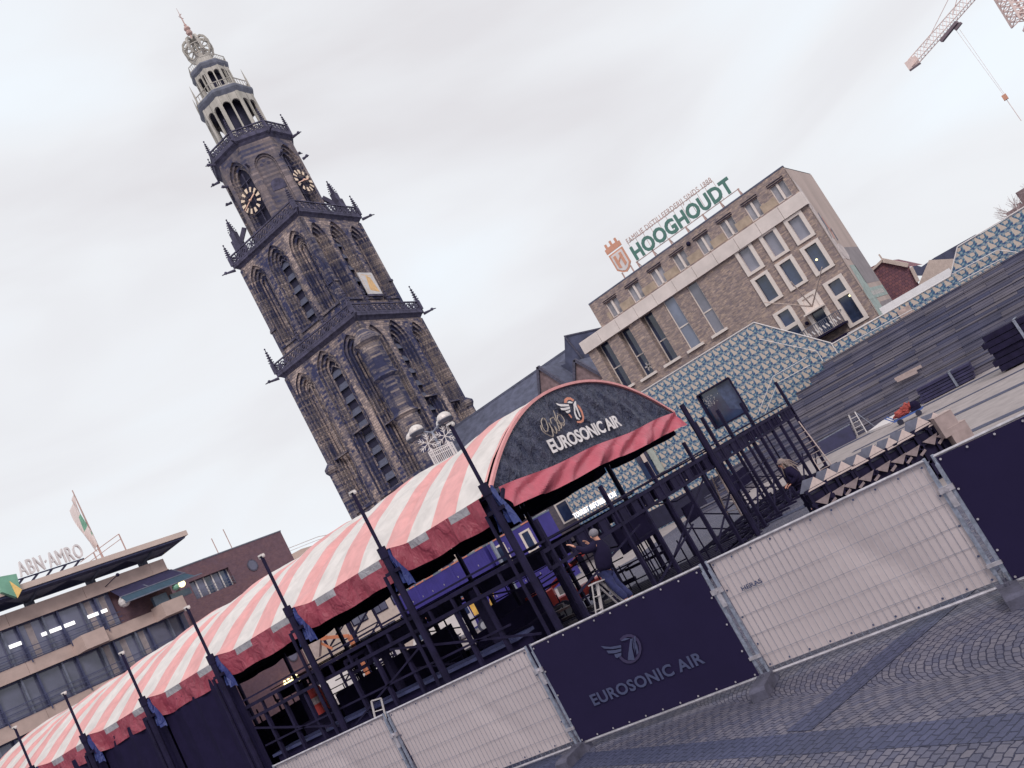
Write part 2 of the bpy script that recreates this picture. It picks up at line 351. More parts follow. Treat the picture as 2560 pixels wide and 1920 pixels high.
def paving(name, dark=False, fan=True):
    m, t, b = newmat(name); n = NT(t)
    tc = n.n('ShaderNodeTexCoord').outputs['Object']
    rt = n.n('ShaderNodeMapping'); rt.inputs[2].default_value = (0, 0, R(-62.3)); n.l(tc, rt.inputs[0])
    wob = n.noise(tc, 1.2, 2); w1 = n.m('MULTIPLY', n.m('SUBTRACT', n.noise(tc, 4.5, 2), .5), .10)
    mm = n.n('ShaderNodeMapping'); mm.inputs[1].default_value = (7, 3, 5); n.l(tc, mm.inputs[0]); w2 = n.m('MULTIPLY', n.m('SUBTRACT', n.noise(mm.outputs[0], 5.0, 2), .5), .10)
    s = n.n('ShaderNodeSeparateXYZ'); n.l(rt.outputs[0], s.inputs[0])
    W = 2.6
    p = s.outputs[1]; q = s.outputs[0]
    if fan:
        k = n.m('SUBTRACT', n.m('FRACT', n.m('MULTIPLY', p, 1/W)), .5)        # -.5..+.5 across one fan
        arc = n.m('MULTIPLY', n.m('SUBTRACT', 1.0, n.m('SQRT', n.m('SUBTRACT', 1.0, n.m('MULTIPLY', n.m('MULTIPLY', k, k), 3.2)))), 1.45)
        qq = n.m('ADD', n.m('ADD', q, arc), n.m('MULTIPLY', wob, .10))
        pp = n.m('ADD', p, n.m('MULTIPLY', n.m('MULTIPLY', k, n.m('ABSOLUTE', k)), .9))
    else: qq = n.m('ADD', q, n.m('MULTIPLY', wob, .05)); pp = p
    cb = n.n('ShaderNodeCombineXYZ'); n.l(n.m('ADD', pp, w1), cb.inputs[0]); n.l(n.m('ADD', qq, w2), cb.inputs[1])
    bt = n.n('ShaderNodeTexBrick'); n.l(cb.outputs[0], bt.inputs['Vector']); bt.inputs['Scale'].default_value = 1
    bt.inputs['Brick Width'].default_value = .145 if not dark else .2; bt.inputs['Row Height'].default_value = .115; bt.inputs['Mortar Size'].default_value = .0115
    bt.inputs['Mortar Smooth'].default_value = .6
    A, B, Mo = ((.155, .14, .178), (.085, .085, .138), (.018, .018, .055)) if not dark else ((.066, .070, .135), (.048, .053, .110), (.022, .025, .062))
    bt.inputs['Color1'].default_value = (*A, 1); bt.inputs['Color2'].default_value = (*B, 1); bt.inputs['Mortar'].default_value = (*Mo, 1)
    big = n.noise(tc, .45, 4, .6); fine = n.noise(tc, 14, 3, .6)
    hv = n.n('ShaderNodeHueSaturation'); n.l(bt.outputs['Color'], hv.inputs['Color'])
    n.l(n.m('ADD', n.m('ADD', n.m('MULTIPLY', big, .75), .35), n.m('MULTIPLY', fine, .55)), hv.inputs['Value'])
    n.l(hv.outputs[0], b.inputs['Base Color']); b.inputs['Roughness'].default_value = .62
    n.bump(n.m('ADD', n.m('MULTIPLY', bt.outputs['Fac'], -1.0), n.m('MULTIPLY', fine, .35)), .75, .02, b)
    return m
PAVE = paving('arc_laid_setts'); PAVED = paving('dark_sett_band', True, False)
PAVEF = mat('distant_pinkish_paving', (.34, .29, .29), .8, var=.15, vs=1.5, bump=.5, bs=9)

# ------------------------------------------------------------ lettering
def textmesh(s, bold=0.0, sx=1.0, ext=.0, res=3):
    cu = bpy.data.curves.new('t', 'FONT'); cu.body = s; cu.offset = bold; cu.resolution_u = res; cu.extrude = ext; cu.space_character = sx
    ob = bpy.data.objects.new('t', cu); col.objects.link(ob)
    dg = bpy.context.evaluated_depsgraph_get(); me = bpy.data.meshes.new_from_object(ob.evaluated_get(dg))
    vs = [v.co.copy() for v in me.vertices]; fs = [list(p.vertices) for p in me.polygons]
    bpy.data.objects.remove(ob); bpy.data.curves.remove(cu); bpy.data.meshes.remove(me)
    x0 = min(v.x for v in vs); x1 = max(v.x for v in vs); y0 = min(v.y for v in vs); y1 = max(v.y for v in vs)
    return [Vector(((v.x-x0)/(x1-x0), (v.y-y0)/(y1-y0), v.z)) for v in vs], fs
def letters(name, s, O, U, V, W, H, m, parent, bold=.02, depth=.0, sx=1.0, mb=None, shear=0):
    # O bottom-left corner, U reading direction, V up, W x H size; depth extrudes away from U x V
    vs, fs = textmesh(s, bold, sx, .5 if depth else 0)
    U, V = Vector(U), Vector(V); N = U.cross(V); b = mb or MB()
    base = len(b.v)
    for v in vs: b.v.append(tuple(Vector(O)+U*(v.x*W+shear*v.y)+V*(v.y*H)+N*(v.z*depth)))
    for f in fs: b.f.append([base+i for i in f]); b.m.append(0)
    return b.build(name, m, parent) if mb is None else b

# ------------------------------------------------------------ ground
g = MB(); g.face([(-300, -300, 0), (900, -300, 0), (900, 900, 0), (-300, 900, 0)])
tag(g.build('ground', PAVE), kind='structure')
def band(name, p, q, w, z=.004):
    p, q = Vector((*p, z)), Vector((*q, z)); d = (q-p).normalized(); s = Vector((-d.y, d.x, 0))*w/2
    b = MB(); b.face([p-s, q-s, q+s, p+s]); return tag(b.build(name, PAVED), kind='structure')
_l, _r, _j, _u = [on(*k, z=0).to_2d() for k in ((1484, 1899), (2560, 1815), (1986, 1836), (2226, 1634))]
dA = (_l-_r).normalized(); j0 = _r+dA*(_j-_r).dot(dA); dB = (_u-j0).normalized()
band('paving_band', _r-dA*9, _l+dA*9, .50)
band('paving_band', j0+dB*.3, j0+dB*11, .48, .008)
g = MB(); g.face([(20, -12, .004), (50.4, -12, .004), (50.4, 22, .004), (41, 17, .004), (41, 10.5, .004), (26, 9.5, .004), (20, 3, .004)])
for a, b_, w_ in (((27.5, -12), (31.8, 13), .7), ((34.0, -12), (38.6, 14), .8), ((40.8, -12), (42.6, 12), .5), ((47.2, -12), (48.2, 15), .8)): band('paving_band', a, b_, w_, .012)
tag(g.build('pavement', PAVEF), kind='structure')
g = MB(); g.face([(44, 26, .004), (75, 26, .004), (75, 61, .004), (30, 61, .004), (38, 40, .004)]); tag(g.build('street', PAVEF), kind='structure')
# ------------------------------------------------------------ tower
TOWER = Vector((92.75, 77.0, 0)); TPHI = R(4.5)
tw = thing('church_tower', 'tall grey-brown gothic stone tower with two clock faces and an openwork crown', 'tower', TOWER, TPHI, local=True)
def outline(uc, hw, z0, sp, ap, n=7, rnd=False):
    pts = [(uc-hw, z0), (uc-hw, sp)]
    for i in range(1, n+1):
        if rnd: t = math.pi/2*i/n; pts.append((uc-hw*math.cos(t), sp+(ap-sp)*math.sin(t)))
        else:
            t = R(60)*i/n; pts.append((uc-hw+2*hw*(1-math.cos(t)), sp+(ap-sp)*math.sin(t)/math.sin(R(60))))
    mir = [(2*uc-p[0], p[1]) for p in pts[:-1]][::-1]
    return pts+mir
def rectmap(pts, uc, u0, u1, z0, z1, sp):
    n = len(pts); r = []
    for i, (u, z) in enumerate(pts):
        if i == 0: r.append((u0, z0))
        elif i == n-1: r.append((u1, z0))
        elif i == 1: r.append((u0, sp))
        elif i == n-2: r.append((u1, sp))
        elif i == 2: r.append((u0, z1))
        elif i == n-3: r.append((u1, z1))
        else: r.append((u, z1))
    return r
def niche(b, uc, u0, u1, z0, z1, orders, zb, rnd=False, back=0, backmi=None, mi=0, mi2=1):
    # orders: (half width, spring z, apex z, depth behind wall)
    prev = None
    for k, (hw, sp, ap, dep) in enumerate(orders):
        o = outline(uc, hw, zb, sp, ap, rnd=rnd)
        if prev is None:
            outer = rectmap(o, uc, u0, u1, zb, z1, sp); pd = 0
            b.face([(u0, z0, 0), (u1, z0, 0), (u1, zb, 0), (u0, zb, 0)], mi)
        else: outer, pd = prev
        for i in range(len(o)-1):
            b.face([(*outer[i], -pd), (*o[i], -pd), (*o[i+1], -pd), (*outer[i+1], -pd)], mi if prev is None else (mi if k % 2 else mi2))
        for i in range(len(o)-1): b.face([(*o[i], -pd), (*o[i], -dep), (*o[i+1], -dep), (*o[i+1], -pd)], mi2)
        hwp = orders[k][0]
        b.face([(uc-hwp, zb, -pd), (uc+hwp, zb, -pd), (uc+hwp, zb+.15, -dep), (uc-hwp, zb+.15, -dep)], mi2)
        prev = (o, dep)
    o, dep = prev
    cz = (zb+orders[-1][2])/2
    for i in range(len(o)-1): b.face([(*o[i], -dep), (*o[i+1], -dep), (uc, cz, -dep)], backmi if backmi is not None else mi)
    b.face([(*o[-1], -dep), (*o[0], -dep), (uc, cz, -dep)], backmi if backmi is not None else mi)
def faceT(s, k):
    a = -math.pi/2*(k+1)+0  # k=0: -X face ... handled explicitly
    N = [Vector((-1, 0, 0)), Vector((0, -1, 0)), Vector((1, 0, 0)), Vector((0, 1, 0))][k]
    U = ZZ.cross(N); return (N*s, U, ZZ, N)
def stage(name, s, z0, z1, zb, cu, hw, sp, ap, sund=False):
    for k in range(4):
        T = faceT(s, k); b = MB(T); lv = MB(T); tr = MB(T)
        e = (cu*.5)
        segs = [(-s, -e, -cu), (-e, e, 0), (e, s, cu)]
        for (u0, u1, uc) in segs:
            cen = abs(uc) < .1; h = hw*(1.0 if cen else .84); a2 = ap-(0 if cen else .5)
            orders = [(h, sp, a2, .3), (h*.80, sp, a2-.55, .62), (h*.60, sp, a2-1.1, .95), (h*.42, sp, a2-1.6, 1.25)]
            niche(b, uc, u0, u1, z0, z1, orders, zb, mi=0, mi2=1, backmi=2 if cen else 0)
            hh = h*.42
            # roll mouldings on the jambs
            for q in (h, h*.8, h*.6):
                for sg in (-1, 1): tr.box(uc+sg*q-.06, zb, -.25-(h-q)*.9, uc+sg*q+.06, sp, .07-(h-q)*.9)
            if cen:
                z = zb+1.3; top = sp+.1
                while z < top:
                    lv.face([(uc-hh, z, -.95), (uc+hh, z, -.95), (uc+hh, z+.85, -1.24), (uc-hh, z+.85, -1.24)])
                    lv.box(uc-hh, z-.06, -1.0, uc+hh, z, -.9)
                    z += 1.9
            else:
                tr.box(uc-.1, zb, -1.25, uc+.1, sp+.4, -1.02)
                for sg in (-1, 1):
                    tr.bar((uc, sp+.1, -1.1), (uc+sg*hh, sp+1.0, -1.1), .12, .12, up=(0, 0, 1))
            # tracery at arch head
            for sg in (-1, 1):
                tr.bar((uc+sg*hh, sp-.1, -1.0), (uc, sp+.7, -1.0), .14, .14, up=(0, 0, 1))
                tr.bar((uc+sg*hh*.5, sp+.3, -1.0), (uc+sg*hh*.9, sp+.9, -1.0), .10, .10, up=(0, 0, 1))
            tr.box(uc-h-.15, zb-.35, -.1, uc+h+.15, zb-.02, .22)
            zm = lerp(zb, sp, .42) if not cen else lerp(zb, sp, .5)
            if name == 'lower_stage': tr.box(uc-h*.8, zm-.1, -.7, uc+h*.8, zm+.12, -.05)
        # corner buttress strips
        for sg in (-1, 1):
            tr.box(sg*s-(.55 if sg > 0 else 0), z0, -.02, sg*s+(0 if sg > 0 else .55), z1-.9, .16)
            tr.box(sg*s-(.9 if sg > 0 else .0), lerp(z0, z1, .36)-.2, .0, sg*s+(0 if sg > 0 else .9), lerp(z0, z1, .36)+.1, .35)
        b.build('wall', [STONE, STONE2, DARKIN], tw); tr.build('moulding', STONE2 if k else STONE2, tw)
        if lv.v: lv.build('louvre', LOUV, tw)
stage('lower_stage', 7.3, 15.5, 39.0, 17.8, 4.85, 1.95, 35.2, 38.2)
stage('upper_stage', 6.4, 39.0, 55.6, 42.3, 4.15, 1.75, 51.8, 54.7)
b = MB(); b.box(-8.0, -8.0, 0, 8.0, 8.0, 15.5); b.box(-8.2, -8.2, 15.2, 8.2, 8.2, 15.8, 1)
# corner buttresses of the base
for sx in (-1, 1):
    for sy in (-1, 1):
        b.box(min(sx*7.2, sx*8.0), min(sy*7.2, sy*8.0), 0, max(sx*7.2, sx*8.0), max(sy*7.2, sy*8.0), 16.6)
b.build('base', [STONE2, SOOT], tw)
for sx, sy, zt in ((-1, 1, 24.8), (1, -1, 24.8), (1, 1, 24.8)):
    b = MB()
    cx, cy = sx*7.25, sy*7.25
    b.lathe([(.62, 0), (.62, zt-1.2), (.95, zt-.7), (.95, zt-.3), (.5, zt+.1), (.3, zt+.3)], 8, (cx, cy), R(22.5))
    b.build('corner_buttress', STONE2, tw)
b = MB()
b.lathe([(1.5, 0), (1.5, 24.3), (1.85, 24.7), (1.5, 25.1), (1.5, 29.6), (1.9, 30.1), (1.55, 30.6), (1.55, 34.6), (2.0, 35.2), (1.9, 35.6), (.3, 37.4)], 8, (-7.0, -7.0), R(22.5))
b.build('stair_turret', STONE2, tw)
def pinnacle(b, x, y, z, h, w=.28):
    b.box(x-w, y-w, z, x+w, y+w, z+h*.35)
    b.lathe([(w*1.5, z+h*.35), (w*.9, z+h*.42), (w*.3, z+h*.9), (.04, z+h)], 4, (x, y), R(45))
    for i in range(5):
        zz = z+h*(.45+.1*i); rr = w*(1.25-.2*i)
        for a in range(4):
            t = a*math.pi/2+R(45); b.ball((x+rr*math.cos(t), y+rr*math.sin(t), zz), .11, 5, 3)
    b.ball((x, y, z+h), .13, 6, 4)
def gargoyle(b, x, y, z, a, l=1.7):
    d = Vector((math.cos(a), math.sin(a), 0)); p = Vector((x, y, z))
    b.tube(p, p+d*l*.7+ZZ*.05, .22, 6, .14); b.ball(p+d*l*.8+ZZ*.12, .24, 6, 4); b.tube(p+d*l*.8+ZZ*.1, p+d*l*1.15+ZZ*.0, .13, 5, .06)
def gallery(s, z, h, n8=False, mats=SOOT, step=1.1, name='balustrade', th=.22):
    b = MB()
    if n8:
        rr = s/math.cos(R(22.5)); cs = [Vector((rr*math.cos(R(22.5+45*i)), rr*math.sin(R(22.5+45*i)), 0)) for i in range(8)]
    else: cs = [Vector((x*s, y*s, 0)) for x, y in ((1, 1), (-1, 1), (-1, -1), (1, -1))]
    k = len(cs)
    for i in range(k):
        p, q = cs[i], cs[(i+1) % k]; Ln = (q-p).length; m = max(2, round(Ln/step)); d = (q-p).normalized()
        b.bar(p+ZZ*(z+h), q+ZZ*(z+h), th, th*.8); b.bar(p+ZZ*(z+.1), q+ZZ*(z+.1), th*1.1, th)
        for j in range(m):
            a, c = p.lerp(q, j/m), p.lerp(q, (j+1)/m); mid = (a+c)/2
            b.bar(a+ZZ*z, a+ZZ*(z+h), th*.6, th*.6)
            if not n8 or s > 5:
                rad = min((c-a).length, h)*.36; prev = None
                for t in range(9):
                    ang = 2*math.pi*t/8; pt = mid+d*rad*math.cos(ang)+ZZ*(z+h/2+rad*math.sin(ang))
                    if prev is not None: b.bar(prev, pt, .13, .13)
                    prev = pt
                b.bar(mid+ZZ*(z+h/2)-d*rad*.7-ZZ*rad*.6, mid+ZZ*(z+h/2)+d*rad*.7+ZZ*rad*.6, .1, .1)
    return b
def cornice(s, z0, z1, over, n8=False, mats=SOOT):
    b = MB(); rr = 1/math.cos(R(22.5)) if n8 else math.sqrt(2); n = 8 if n8 else 4; rot = R(22.5) if n8 else R(45)
    b.lathe([(s*rr, z0), ((s+over*.5)*rr, lerp(z0, z1, .35)), ((s+over)*rr, lerp(z0, z1, .55)), ((s+over)*rr, z1)], n, (0, 0), rot)
    return b
cornice(7.3, 38.3, 39.25, .55).build('cornice', SOOT, tw)
gallery(7.75, 39.2, 1.35).build('balustrade', SOOT, tw)
cornice(6.4, 55.0, 55.9, .5).build('cornice', SOOT, tw)
gallery(6.8, 55.8, 1.4).build('balustrade', SOOT, tw)
for s, z, h in ((7.75, 39.3, 3.8), (6.8, 55.9, 3.3)):
    for sx in (-1, 1):
        for sy in (-1, 1):
            b = MB(); pinnacle(b, sx*s, sy*s, z, h, .24); b.build('pinnacle', SOOT, tw)
            b = MB(); gargoyle(b, sx*s, sy*s, z-.7, math.atan2(sy, sx)); b.build('gargoyle', SOOT, tw)
for k in range(4):
    for sg in (-1, 1):
        T = faceT(0, k); N = T[3]; U = T[1]; p = N*7.0+U*sg*2.4; b = MB(); pinnacle(b, p.x, p.y, 39.3, 4.2, .2); b.build('pinnacle', SOOT, tw)
# big free-standing pinnacles on the corners of the second gallery
for sx in (-1, 1):
    for sy in (-1, 1):
        if sx == sy == -1: continue
        b = MB(); b.box(sx*5.4-.6, sy*5.4-.6, 55.9, sx*5.4+.6, sy*5.4+.6, 59.3); pinnacle(b, sx*5.4, sy*5.4, 59.2, 3.4, .42); b.bar((sx*4.2, sy*4.2, 60.5), (sx*5.4, sy*5.4, 58.2), .5, .6)
        b.build('pinnacle', SOOT, tw)
# octagon
ap = 5.4; hs = ap*math.tan(R(22.5))
for i in range(8):
    a = R(45*i); N = Vector((math.cos(a), math.sin(a), 0)); U = ZZ.cross(N); T = (N*ap, U, ZZ, N); b = MB(T)
    if i % 2 == 0:
        niche(b, 0, -hs, hs, 55.8, 70.2, [(1.7, 65.8, 68.4, .35), (1.42, 65.6, 67.9, .7), (1.15, 65.3, 67.3, 1.1)], 58.0, mi2=1, backmi=2)
        b.build('octagon_wall', [OCTST, STONE2, DARKIN], tw)
        t = MB(T); t.box(-.07, 58, -.95, .07, 66.6, -.8); [t.box(-1.1, zz, -.95, 1.1, zz+.1, -.8) for zz in (60.5, 63.2, 65.2)]; t.build('window_tracery', SOOT, tw)
        # clock of twelve separate bars
        c = Vector((0, 62.1, .12)); m = MB(T)
        for h_ in range(12):
            t_ = 2*math.pi*h_/12; d = Vector((math.sin(t_), math.cos(t_), 0)); s_ = Vector((d.y, -d.x, 0)); w0, w1 = .13, .25
            if h_ % 3: w0, w1 = .11, .20
            A = c+d*1.12; B = c+d*1.80
            m.face([A-s_*w0, A+s_*w0, B+s_*w1, B-s_*w1]); m.face([A-s_*w0-Vector((0,0,.08)), B-s_*w1-Vector((0,0,.08)), B+s_*w1-Vector((0,0,.08)), A+s_*w0-Vector((0,0,.08))])
        dial = m.build('clock_dial', GOLD, tw)
        m = MB(T)
        for rr in (1.05, 1.85):
            for q in range(24):
                t0, t1 = 2*math.pi*q/24, 2*math.pi*(q+1)/24
                m.bar(c+Vector((rr*math.sin(t0), rr*math.cos(t0), -.04)), c+Vector((rr*math.sin(t1), rr*math.cos(t1), -.04)), .05, .05)
        m.build('dial_ring', BLACK, tw)
        m = MB(T); ang = R(-118)
        for t_, l0, l1, w_ in ((R(248), .3, 1.75, .13), (R(72), .25, 1.15, .2)):
            d = Vector((math.sin(t_), math.cos(t_), 0)); m.bar(c-d*l0+Vector((0, 0, .12)), c+d*l1+Vector((0, 0, .12)), w_, .05, up=(0, 0, 1))
        m.ball(c+Vector((0, 0, .12)), .2, 8, 4); m.build('clock_hand', HAND, tw)
    else:
        niche(b, 0, -hs, hs, 55.8, 70.2, [(1.5, 65.4, 67.3, .28), (1.3, 65.4, 67.0, .45)], 57.5, rnd=True, mi2=1)
        b.build('octagon_wall', [OCTST, STONE2], tw)
        t = MB(T)
        for dx, dz in ((-.5, 65.9), (.5, 65.9), (0, 66.4)): t.lathe([(0.01, 0), (.3, 0), (.3, .02)], 8, (0, 0)) if False else t.prism([(dx+.26*math.cos(R(45*q)), dz+.26*math.sin(R(45*q))) for q in range(8)], -.5, -.42)
        t.prism(outline(.3, 1.0, 61.6, 62.4, 63.3, rnd=True), -.5, -.38); t.build('blind_tracery', SOOT, tw)
cornice(5.4, 69.3, 70.5, .55, True).build('cornice', SOOT, tw)
gallery(5.75, 70.4, 1.25, True, step=.85).build('balustrade', SOOT, tw)
rr = 5.75/math.cos(R(22.5))
for i in range(8):
    x, y = rr*math.cos(R(22.5+45*i)), rr*math.sin(R(22.5+45*i))
    b = MB(); pinnacle(b, x, y, 70.5, 3.1, .16); b.build('pinnacle', SOOT, tw)
    b = MB(); gargoyle(b, x, y, 69.7, math.atan2(y, x), 1.3); gargoyle(b, x*.97, y*.97, 66.0, math.atan2(y, x), .9); b.build('gargoyle', SOOT, tw)
# two openwork lanterns
def lantern(name, rad, z0, z1, zsp, rail, core, mats=PALEST):
    apo = rad*math.cos(R(22.5)); hw = rad*math.sin(R(22.5))
    b = MB(); r_ = MB(); top = z1
    for i in range(8):
        a = R(45*i); N = Vector((math.cos(a), math.sin(a), 0)); U = ZZ.cross(N); T = (N*apo, U, ZZ, N); s = MB(T)
        pier = hw*.20; mul = hw*.075; w = (hw-pier-mul)/2
        s.box(-hw, z0, -.35, -hw+pier, top, .0); s.box(hw-pier, z0, -.35, hw, top, .0); s.box(-mul, z0, -.3, mul, top, -.05)
        s.box(-hw, z0, -.32, hw, z0+.3, .02)
        for sg in (-1, 1):
            uc = sg*(mul+w); o = outline(uc, w*.96, z0, zsp, zsp+w, rnd=True)
            for j in range(1, len(o)-2):
                s.face([(*o[j], -.03), (*o[j+1], -.03), (o[j+1][0], top, -.03), (o[j][0], top, -.03)]); s.face([(*o[j], -.03), (*o[j], -.3), (*o[j+1], -.3), (*o[j+1], -.03)])
            for j in range(6): r_.T = T; r_.box(uc-w+2*w*j/6, z0+.3, -.2, uc-w+2*w*j/6+.07, z0+rail, -.13)
            r_.T = T; r_.box(uc-w, z0+rail, -.24, uc+w, z0+rail+.1, -.1)
        base = len(b.v); b.v += s.v; b.f += [[base+q for q in f] for f in s.f]; b.m += s.m
    b.build('lantern_stage', mats, tw); r_.T = None; r_.build('lantern_railing', PALEST, tw)
    c = MB(); c.lathe([(core, z0-.2), (core, z1-.6), (core*.5, z1)], 8, (0, 0), R(22.5)); c.build('lantern_core', DARKIN, tw)
lantern('a', 4.1, 71.0, 78.9, 77.0, 1.3, 2.1)
b = MB(); b.lathe([(4.35, 70.4), (4.35, 71.2), (4.1, 71.4)], 8, (0, 0), R(22.5)); b.build('plinth', GREYTRIM, tw)
b = MB(); b.lathe([(4.05, 78.6), (4.3, 79.0), (4.45, 79.3), (4.45, 79.65), (4.2, 79.9), (2.4, 80.2)], 8, (0, 0), R(22.5)); b.build('cornice', GREYTRIM, tw)
gallery(3.85, 79.8, 1.1, True, step=.5, th=.12).build('balustrade', PALEST, tw)
lantern('b', 2.75, 80.0, 84.6, 83.4, .9, 1.3)
b = MB(); b.lathe([(2.7, 84.3), (2.95, 84.7), (3.05, 85.1), (2.9, 85.4), (1.4, 85.6)], 8, (0, 0), R(22.5)); b.build('cornice', GREYTRIM, tw)
gallery(2.65, 85.3, .9, True, step=.36, th=.09).build('balustrade', PALEST, tw)
for i in range(8):
    x, y = 4.2*math.cos(R(22.5+45*i)), 4.2*math.sin(R(22.5+45*i)); b = MB(); b.lathe([(.13, 79.8), (.13, 81.2), (.02, 83.0)], 6, (x, y)); b.build('pinnacle', PALEST, tw)
b = MB(); b.lathe([(1.5, 85.4), (1.35, 86.2), (1.25, 87.4), (1.35, 87.8), (.9, 88.0)], 12); b.build('drum', PALEST, tw)
b = MB()
prof = [(1.2, 87.6), (1.75, 88.1), (2.02, 88.9), (2.05, 89.7), (1.8, 90.5), (1.3, 91.0), (.8, 91.0), (.35, 90.7), (.2, 91.2)]
for i in range(8):
    a = R(45*i+10); d = Vector((math.cos(a), math.sin(a), 0))
    for (r0, z0), (r1, z1) in zip(prof, prof[1:]): b.bar(d*r0+ZZ*z0, d*r1+ZZ*z1, .30, .30)
    for j in range(6):
        t0 = a+R(45)*j/6; t1 = a+R(45)*(j+1)/6
        for rr, zz in ((2.0, 89.3), (1.35, 88.1)): b.bar((rr*math.cos(t0), rr*math.sin(t0), zz), (rr*math.cos(t1), rr*math.sin(t1), zz), .09, .12)
    b.bar(d*1.9+ZZ*88.5, d*.3+ZZ*90.0, .1, .12); b.bar(d*1.9+ZZ*90.1, d*.3+ZZ*89.2, .1, .12)
b.lathe([(.22, 87.8), (.2, 91.2)], 8); b.build('crown', PALEST, tw)
b = MB(); b.lathe([(.2, 91.0), (.15, 92.0), (.42, 92.2), (.5, 92.5), (.3, 92.8), (.5, 93.1), (.42, 93.4), (.15, 93.6), (.22, 93.9), (.1, 94.1), (.06, 95.6), (.02, 97.0)], 8)
b.bar((-.35, 0, 95.2), (.4, 0, 95.2), .05, .1); b.bar((0, -.3, 95.7), (0, .3, 95.7), .05, .1); b.build('spire', RUSTL, tw)
# painted sundial board
T = faceT(6.4, 1); b = MB(T); b.box(-1.1, 42.6, .3, 2.1, 46.0, .42, 0); b.face([(-.2, 43.2, .425), (1.7, 42.9, .425), (1.2, 45.2, .425), (.4, 45.6, .425)], 1); b.face([(-.6, 45.6, .425), (1.6, 45.5, .425), (1.6, 45.58, .425), (-.6, 45.68, .425)], 1)
for j in range(8): b.face([(-.9, 42.8+j*.35, .425), (-.75, 42.8+j*.35, .425), (-.75, 42.95+j*.35, .425), (-.9, 42.95+j*.35, .425)], 1)
b.bar((-1.2, 42.4, .3), (2.2, 42.4, .3), .3, .3, 2); b.build('sundial', [SUNDIAL, SUNYEL, SOOT], tw)

# ------------------------------------------------------------ brown brick building with roof letters
def c4(x, y): return (1400+x*.37975, 400+y*.37975)
HX = 70.0
hb = thing('brick_building', 'tall brown brick building with white band, framed windows and big rooftop letters', 'building', (76, 22, 0))
def yz(px, X=HX): p = on(*c4(*px), x=X); return p.y, p.z
def span(TL, TR, BR, BL=None, X=HX):
    a, b_, c = yz(TL, X), yz(TR, X), yz(BR, X)
    pts = [a, b_, c]+([yz(BL, X)] if BL else [])
    yl = (a[0]+(yz(BL, X)[0] if BL else a[0]))/2; yr = (b_[0]+c[0])/2; zt = (a[1]+b_[1])/2; zb = (c[1]+(yz(BL, X)[1] if BL else c[1]))/2
    return yl, yr, zb, zt
YR = 12.9; YL = 32.6; ZT = 18.9; BZ0, BZ1 = 15.45, 16.55
HT = (Vector((HX, 0, 0)), Vector((0, 1, 0)), ZZ, Vector((-1, 0, 0)))   # local (y, z, outward)
openings = []
# square and tall framed windows
wins = []
for q in (((1480,395),(1590,345),(1672,490),(1565,555)), ((1315,495),(1415,450),(1505,595),(1400,660)), ((1155,600),(1250,550),(1340,695),(1240,765)),
          ((1585,590),(1695,525),(1802,690),(1695,755)), ((1425,695),(1520,630),(1628,790),(1525,855)), ((1262,795),(1360,735),(1465,890),(1365,955)),
          ((1740,820),(1845,760),(2030,1030),(1915,1095)), ((1570,925),(1675,865),(1830,1095),(1725,1160)), ((1405,1020),(1510,965),(1690,1240),(1590,1300))):
    wins.append(span(*q))
slits = [span(*q) for q in (((825,840),(895,800),(1085,1105),(1020,1150)), ((665,935),(740,895),(930,1200),(860,1250)), ((520,1030),(600,985),(770,1300),(700,1345)), ((370,1130),(445,1095),(620,1390),(550,1440)), ((222,1215),(300,1165),(470,1475),(400,1520)))]
tops = []
for c in ((362,975),(503,870),(655,770),(808,675),(970,575),(1128,465),(1295,350),(1470,235)):
    y, z = yz(c); tops.append((y+.62, y-.62, 16.72, 18.15))
# wall by a grid of cells with openings left out
def gridwall(b, y0, y1, z0, z1, holes, mi=0, n=0.0, depth=.3, dmi=0):
    ys = sorted({y0, y1, *[min(max(h[1], y0), y1) for h in holes], *[min(max(h[0], y0), y1) for h in holes]}); zs = sorted({z0, z1, *[min(max(h[2], z0), z1) for h in holes], *[min(max(h[3], z0), z1) for h in holes]})
    for a, c in zip(ys, ys[1:]):
        for d, e in zip(zs, zs[1:]):
            my, mz = (a+c)/2, (d+e)/2
            if any(h[1] < my < h[0] and h[2] < mz < h[3] for h in holes): continue
            b.face([(a, d, n), (c, d, n), (c, e, n), (a, e, n)], mi)
    for h in holes:
        a, c, d, e = h[1], h[0], h[2], h[3]
        b.face([(a, d, n), (a, e, n), (a, e, n-depth), (a, d, n-depth)], dmi); b.face([(c, d, n), (c, e, n), (c, e, n-depth), (c, d, n-depth)], dmi)
        b.face([(a, d, n), (c, d, n), (c, d, n-depth), (a, d, n-depth)], dmi); b.face([(a, e, n), (c, e, n), (c, e, n-depth), (a, e, n-depth)], dmi)
b = MB(HT); gridwall(b, YR, YL, BZ1, ZT, tops, depth=.35); gridwall(b, YR, 35.0, 0, BZ0, wins+slits, depth=1.1)
b.build('facade_wall', BRICKH, hb)
b = MB(); 
b.box(HX+.02, YR+.02, 0, 78.5, YR+.3, ZT-.05, 1); b.face([(HX, YR, ZT), (78.5, YR, ZT-.0), (78.5, YL, ZT), (HX, YL, ZT)], 2)
b.box(HX+1.6, YR+.35, 0, 78.3, 35, BZ0, 0); b.box(HX+.8, YR+.35, BZ0, 78.4, YL, ZT-.15, 0)
b.box(HX+1.2, 34.7, 0, 78, 35.0, BZ0-.02, 0); b.build('body', [BRICKH, CONCW, SLATE], hb)
b = MB(); b.box(HX-.02, YR-.02, ZT, HX+.3, YL, ZT+.12); b.build('parapet_cap', SLATE, hb)
b = MB(HT)
for j in range(11):
    a = lerp(YR-.15, 35.2, j/11); c = lerp(YR-.15, 35.2, (j+1)/11)-.03; b.box(a, BZ0, -.4, c, BZ1, .28, 0)
